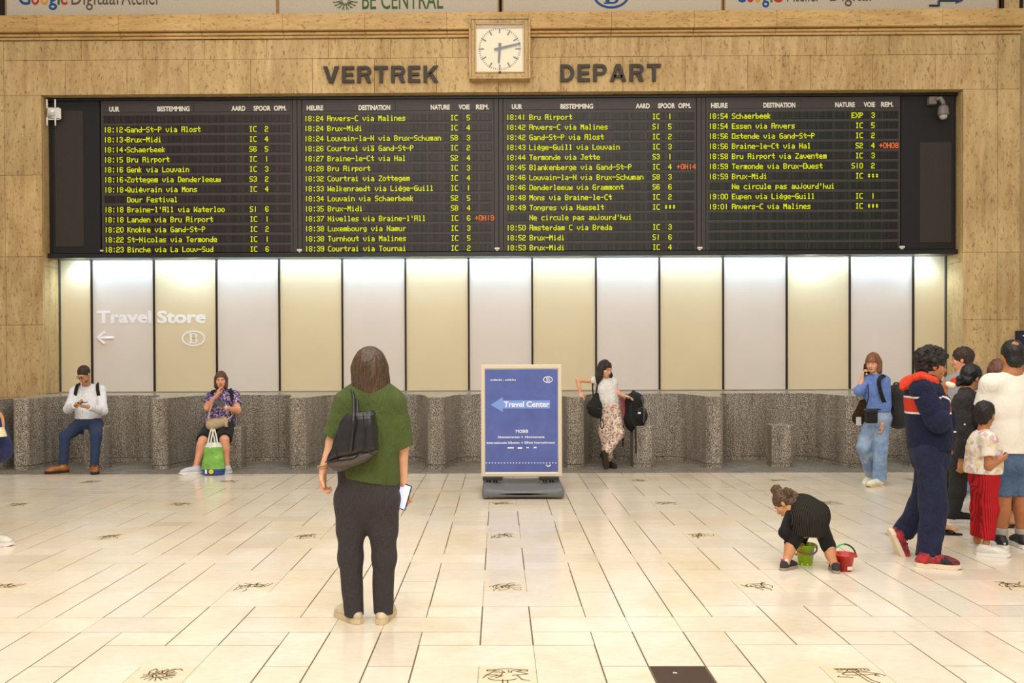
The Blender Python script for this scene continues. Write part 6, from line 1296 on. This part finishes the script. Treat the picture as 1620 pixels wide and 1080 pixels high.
topw(root, org, G, K, BLK, .9, .009, chest=.15, waist=.15, hem=at(1467, 712, 8.05), hemr=.155, sleeve=('e', .9), seed=14); botw(root, org, G, K, BLK, .95, .009, rad=(.09, .07, .06), hipr=.16, top=at(1467, 700, 8.05), ln=('a', .85))
hairw(root, org, K, HM, .008, 'short', vol=.98)
for q, d in (('L', (.93, -.2, 0)), ('R', (.97, -.15, 0))): sandal(root, org, G['a'+q]*np.array((1, 1, 0))+Z*.07, d, .96, BLS)

# ---- person leaving the frame at the left, with navy bag
Y0 = 7.7; J = dict(head=(-62, 560, 0), neck=(-58, 588, .0), sL=(-72, 604, .17), sR=(-48, 604, -.17), eL=(-70, 650, .2), wL=(-66, 690, .2), eR=(-38, 655, -.2), wR=(-14, 676, -.2),
         hL=(-60, 715, .08), hR=(-56, 715, -.08), kL=(-80, 780, .1), kR=(-50, 785, -.1), aL=(-110, 840, .1), aR=(-16, 852, -.1))
root, org, G, K = person('p', 'passer-by in cream top walking out of the left edge, only a white shoe in view', Y0, J, (ground(-50, 865)[0], Y0, 0), (-1, 0, 0), front=(-1, 0, 0), h=.009, skin=SK1, s=.98, brow=HM, hands=dict(L=((0, 0, -1), (0, -1, 0), 1, (.5,)*4), R=((.3, 0, -1), (0, 1, 0), 1, (.5,)*4)))
topw(root, org, G, K, WT2, 1, .009, hem=at(-58, 718, 7.7), hemr=.17, sleeve=('w', .8), seed=15); botw(root, org, G, K, WT2, 1, .009, rad=(.1, .08, .07), top=at(-58, 708, 7.7), ln=('a', .9)); hairw(root, org, K, HM, .009, 'bob')
shoe(root, org, at(-16, 852.5, 7.62), (.99, -.1, 0), Z, 1, WSN, SOW); shoe(root, org, at(-110, 850, 7.8), (-1, 0, 0), Z, 1, WSN, SOW)
p = at(-3, 695, 7.45); t = thing('shoulder_bag', p-Z*.2, 'navy cloth bag with tan strap at the left edge of the picture', 'bag'); o = t.location
F = Field(); F.cone(at(-2, 672, 7.45), at(0, 712, 7.45), .06, .1, .04, ((0, 1, 0), .6)); F.ell(at(-8, 706, 7.45), (.13, .06, .12), None, .04); F.build('bag_body', mat('navy_cloth', (36, 42, 82), .7, .3, kind=k_cloth, lo=.8, w=9, bs=.6), t, .008, o, .008, 6)
mb = MB(); mb.strap(spl([at(-14, 692, 7.36), at(-2, 690, 7.36), at(4.5, 680, 7.36), at(5, 668, 7.37), at(1, 655, 7.4), at(-14, 640, 7.42)]), (0, -1, 0), .02, .006); mb.build('strap', mat('tan_strap', (196, 140, 96), .6), t, False, o)
p = at(-4, 680, 7.3); t = thing('straw_hat', p-Z*.05, 'pale round hat brim hanging at the left edge', 'hat'); MB().lathe([(.001, .07), (.05, .07), (.07, .0), (.072, -.002), (.05, .0), (.045, .06), (.001, .062)], (0, 0, 0), 28).build('crown', SHC, t, True)

# ---- wall sign at the right edge
p = at(1618, 535, 13.9); t = thing('wall_sign', (p[0]+.2, 13.98, p[2]-.2), 'small navy sign on the wall at the right edge', 'sign'); o = t.location
MB().bbox((p[0]-.03, 13.9, p[2]-.12), (p[0]+.6, 14.06, p[2]+.12), .006).build('panel', mat('sign_navy', (30, 36, 60), .4), t, org=o)
text('lettering', 'T', PWH, p[0]+.0, p[0]+.085, p[2]-.06, .11, 13.898, t, .02, .003, o)
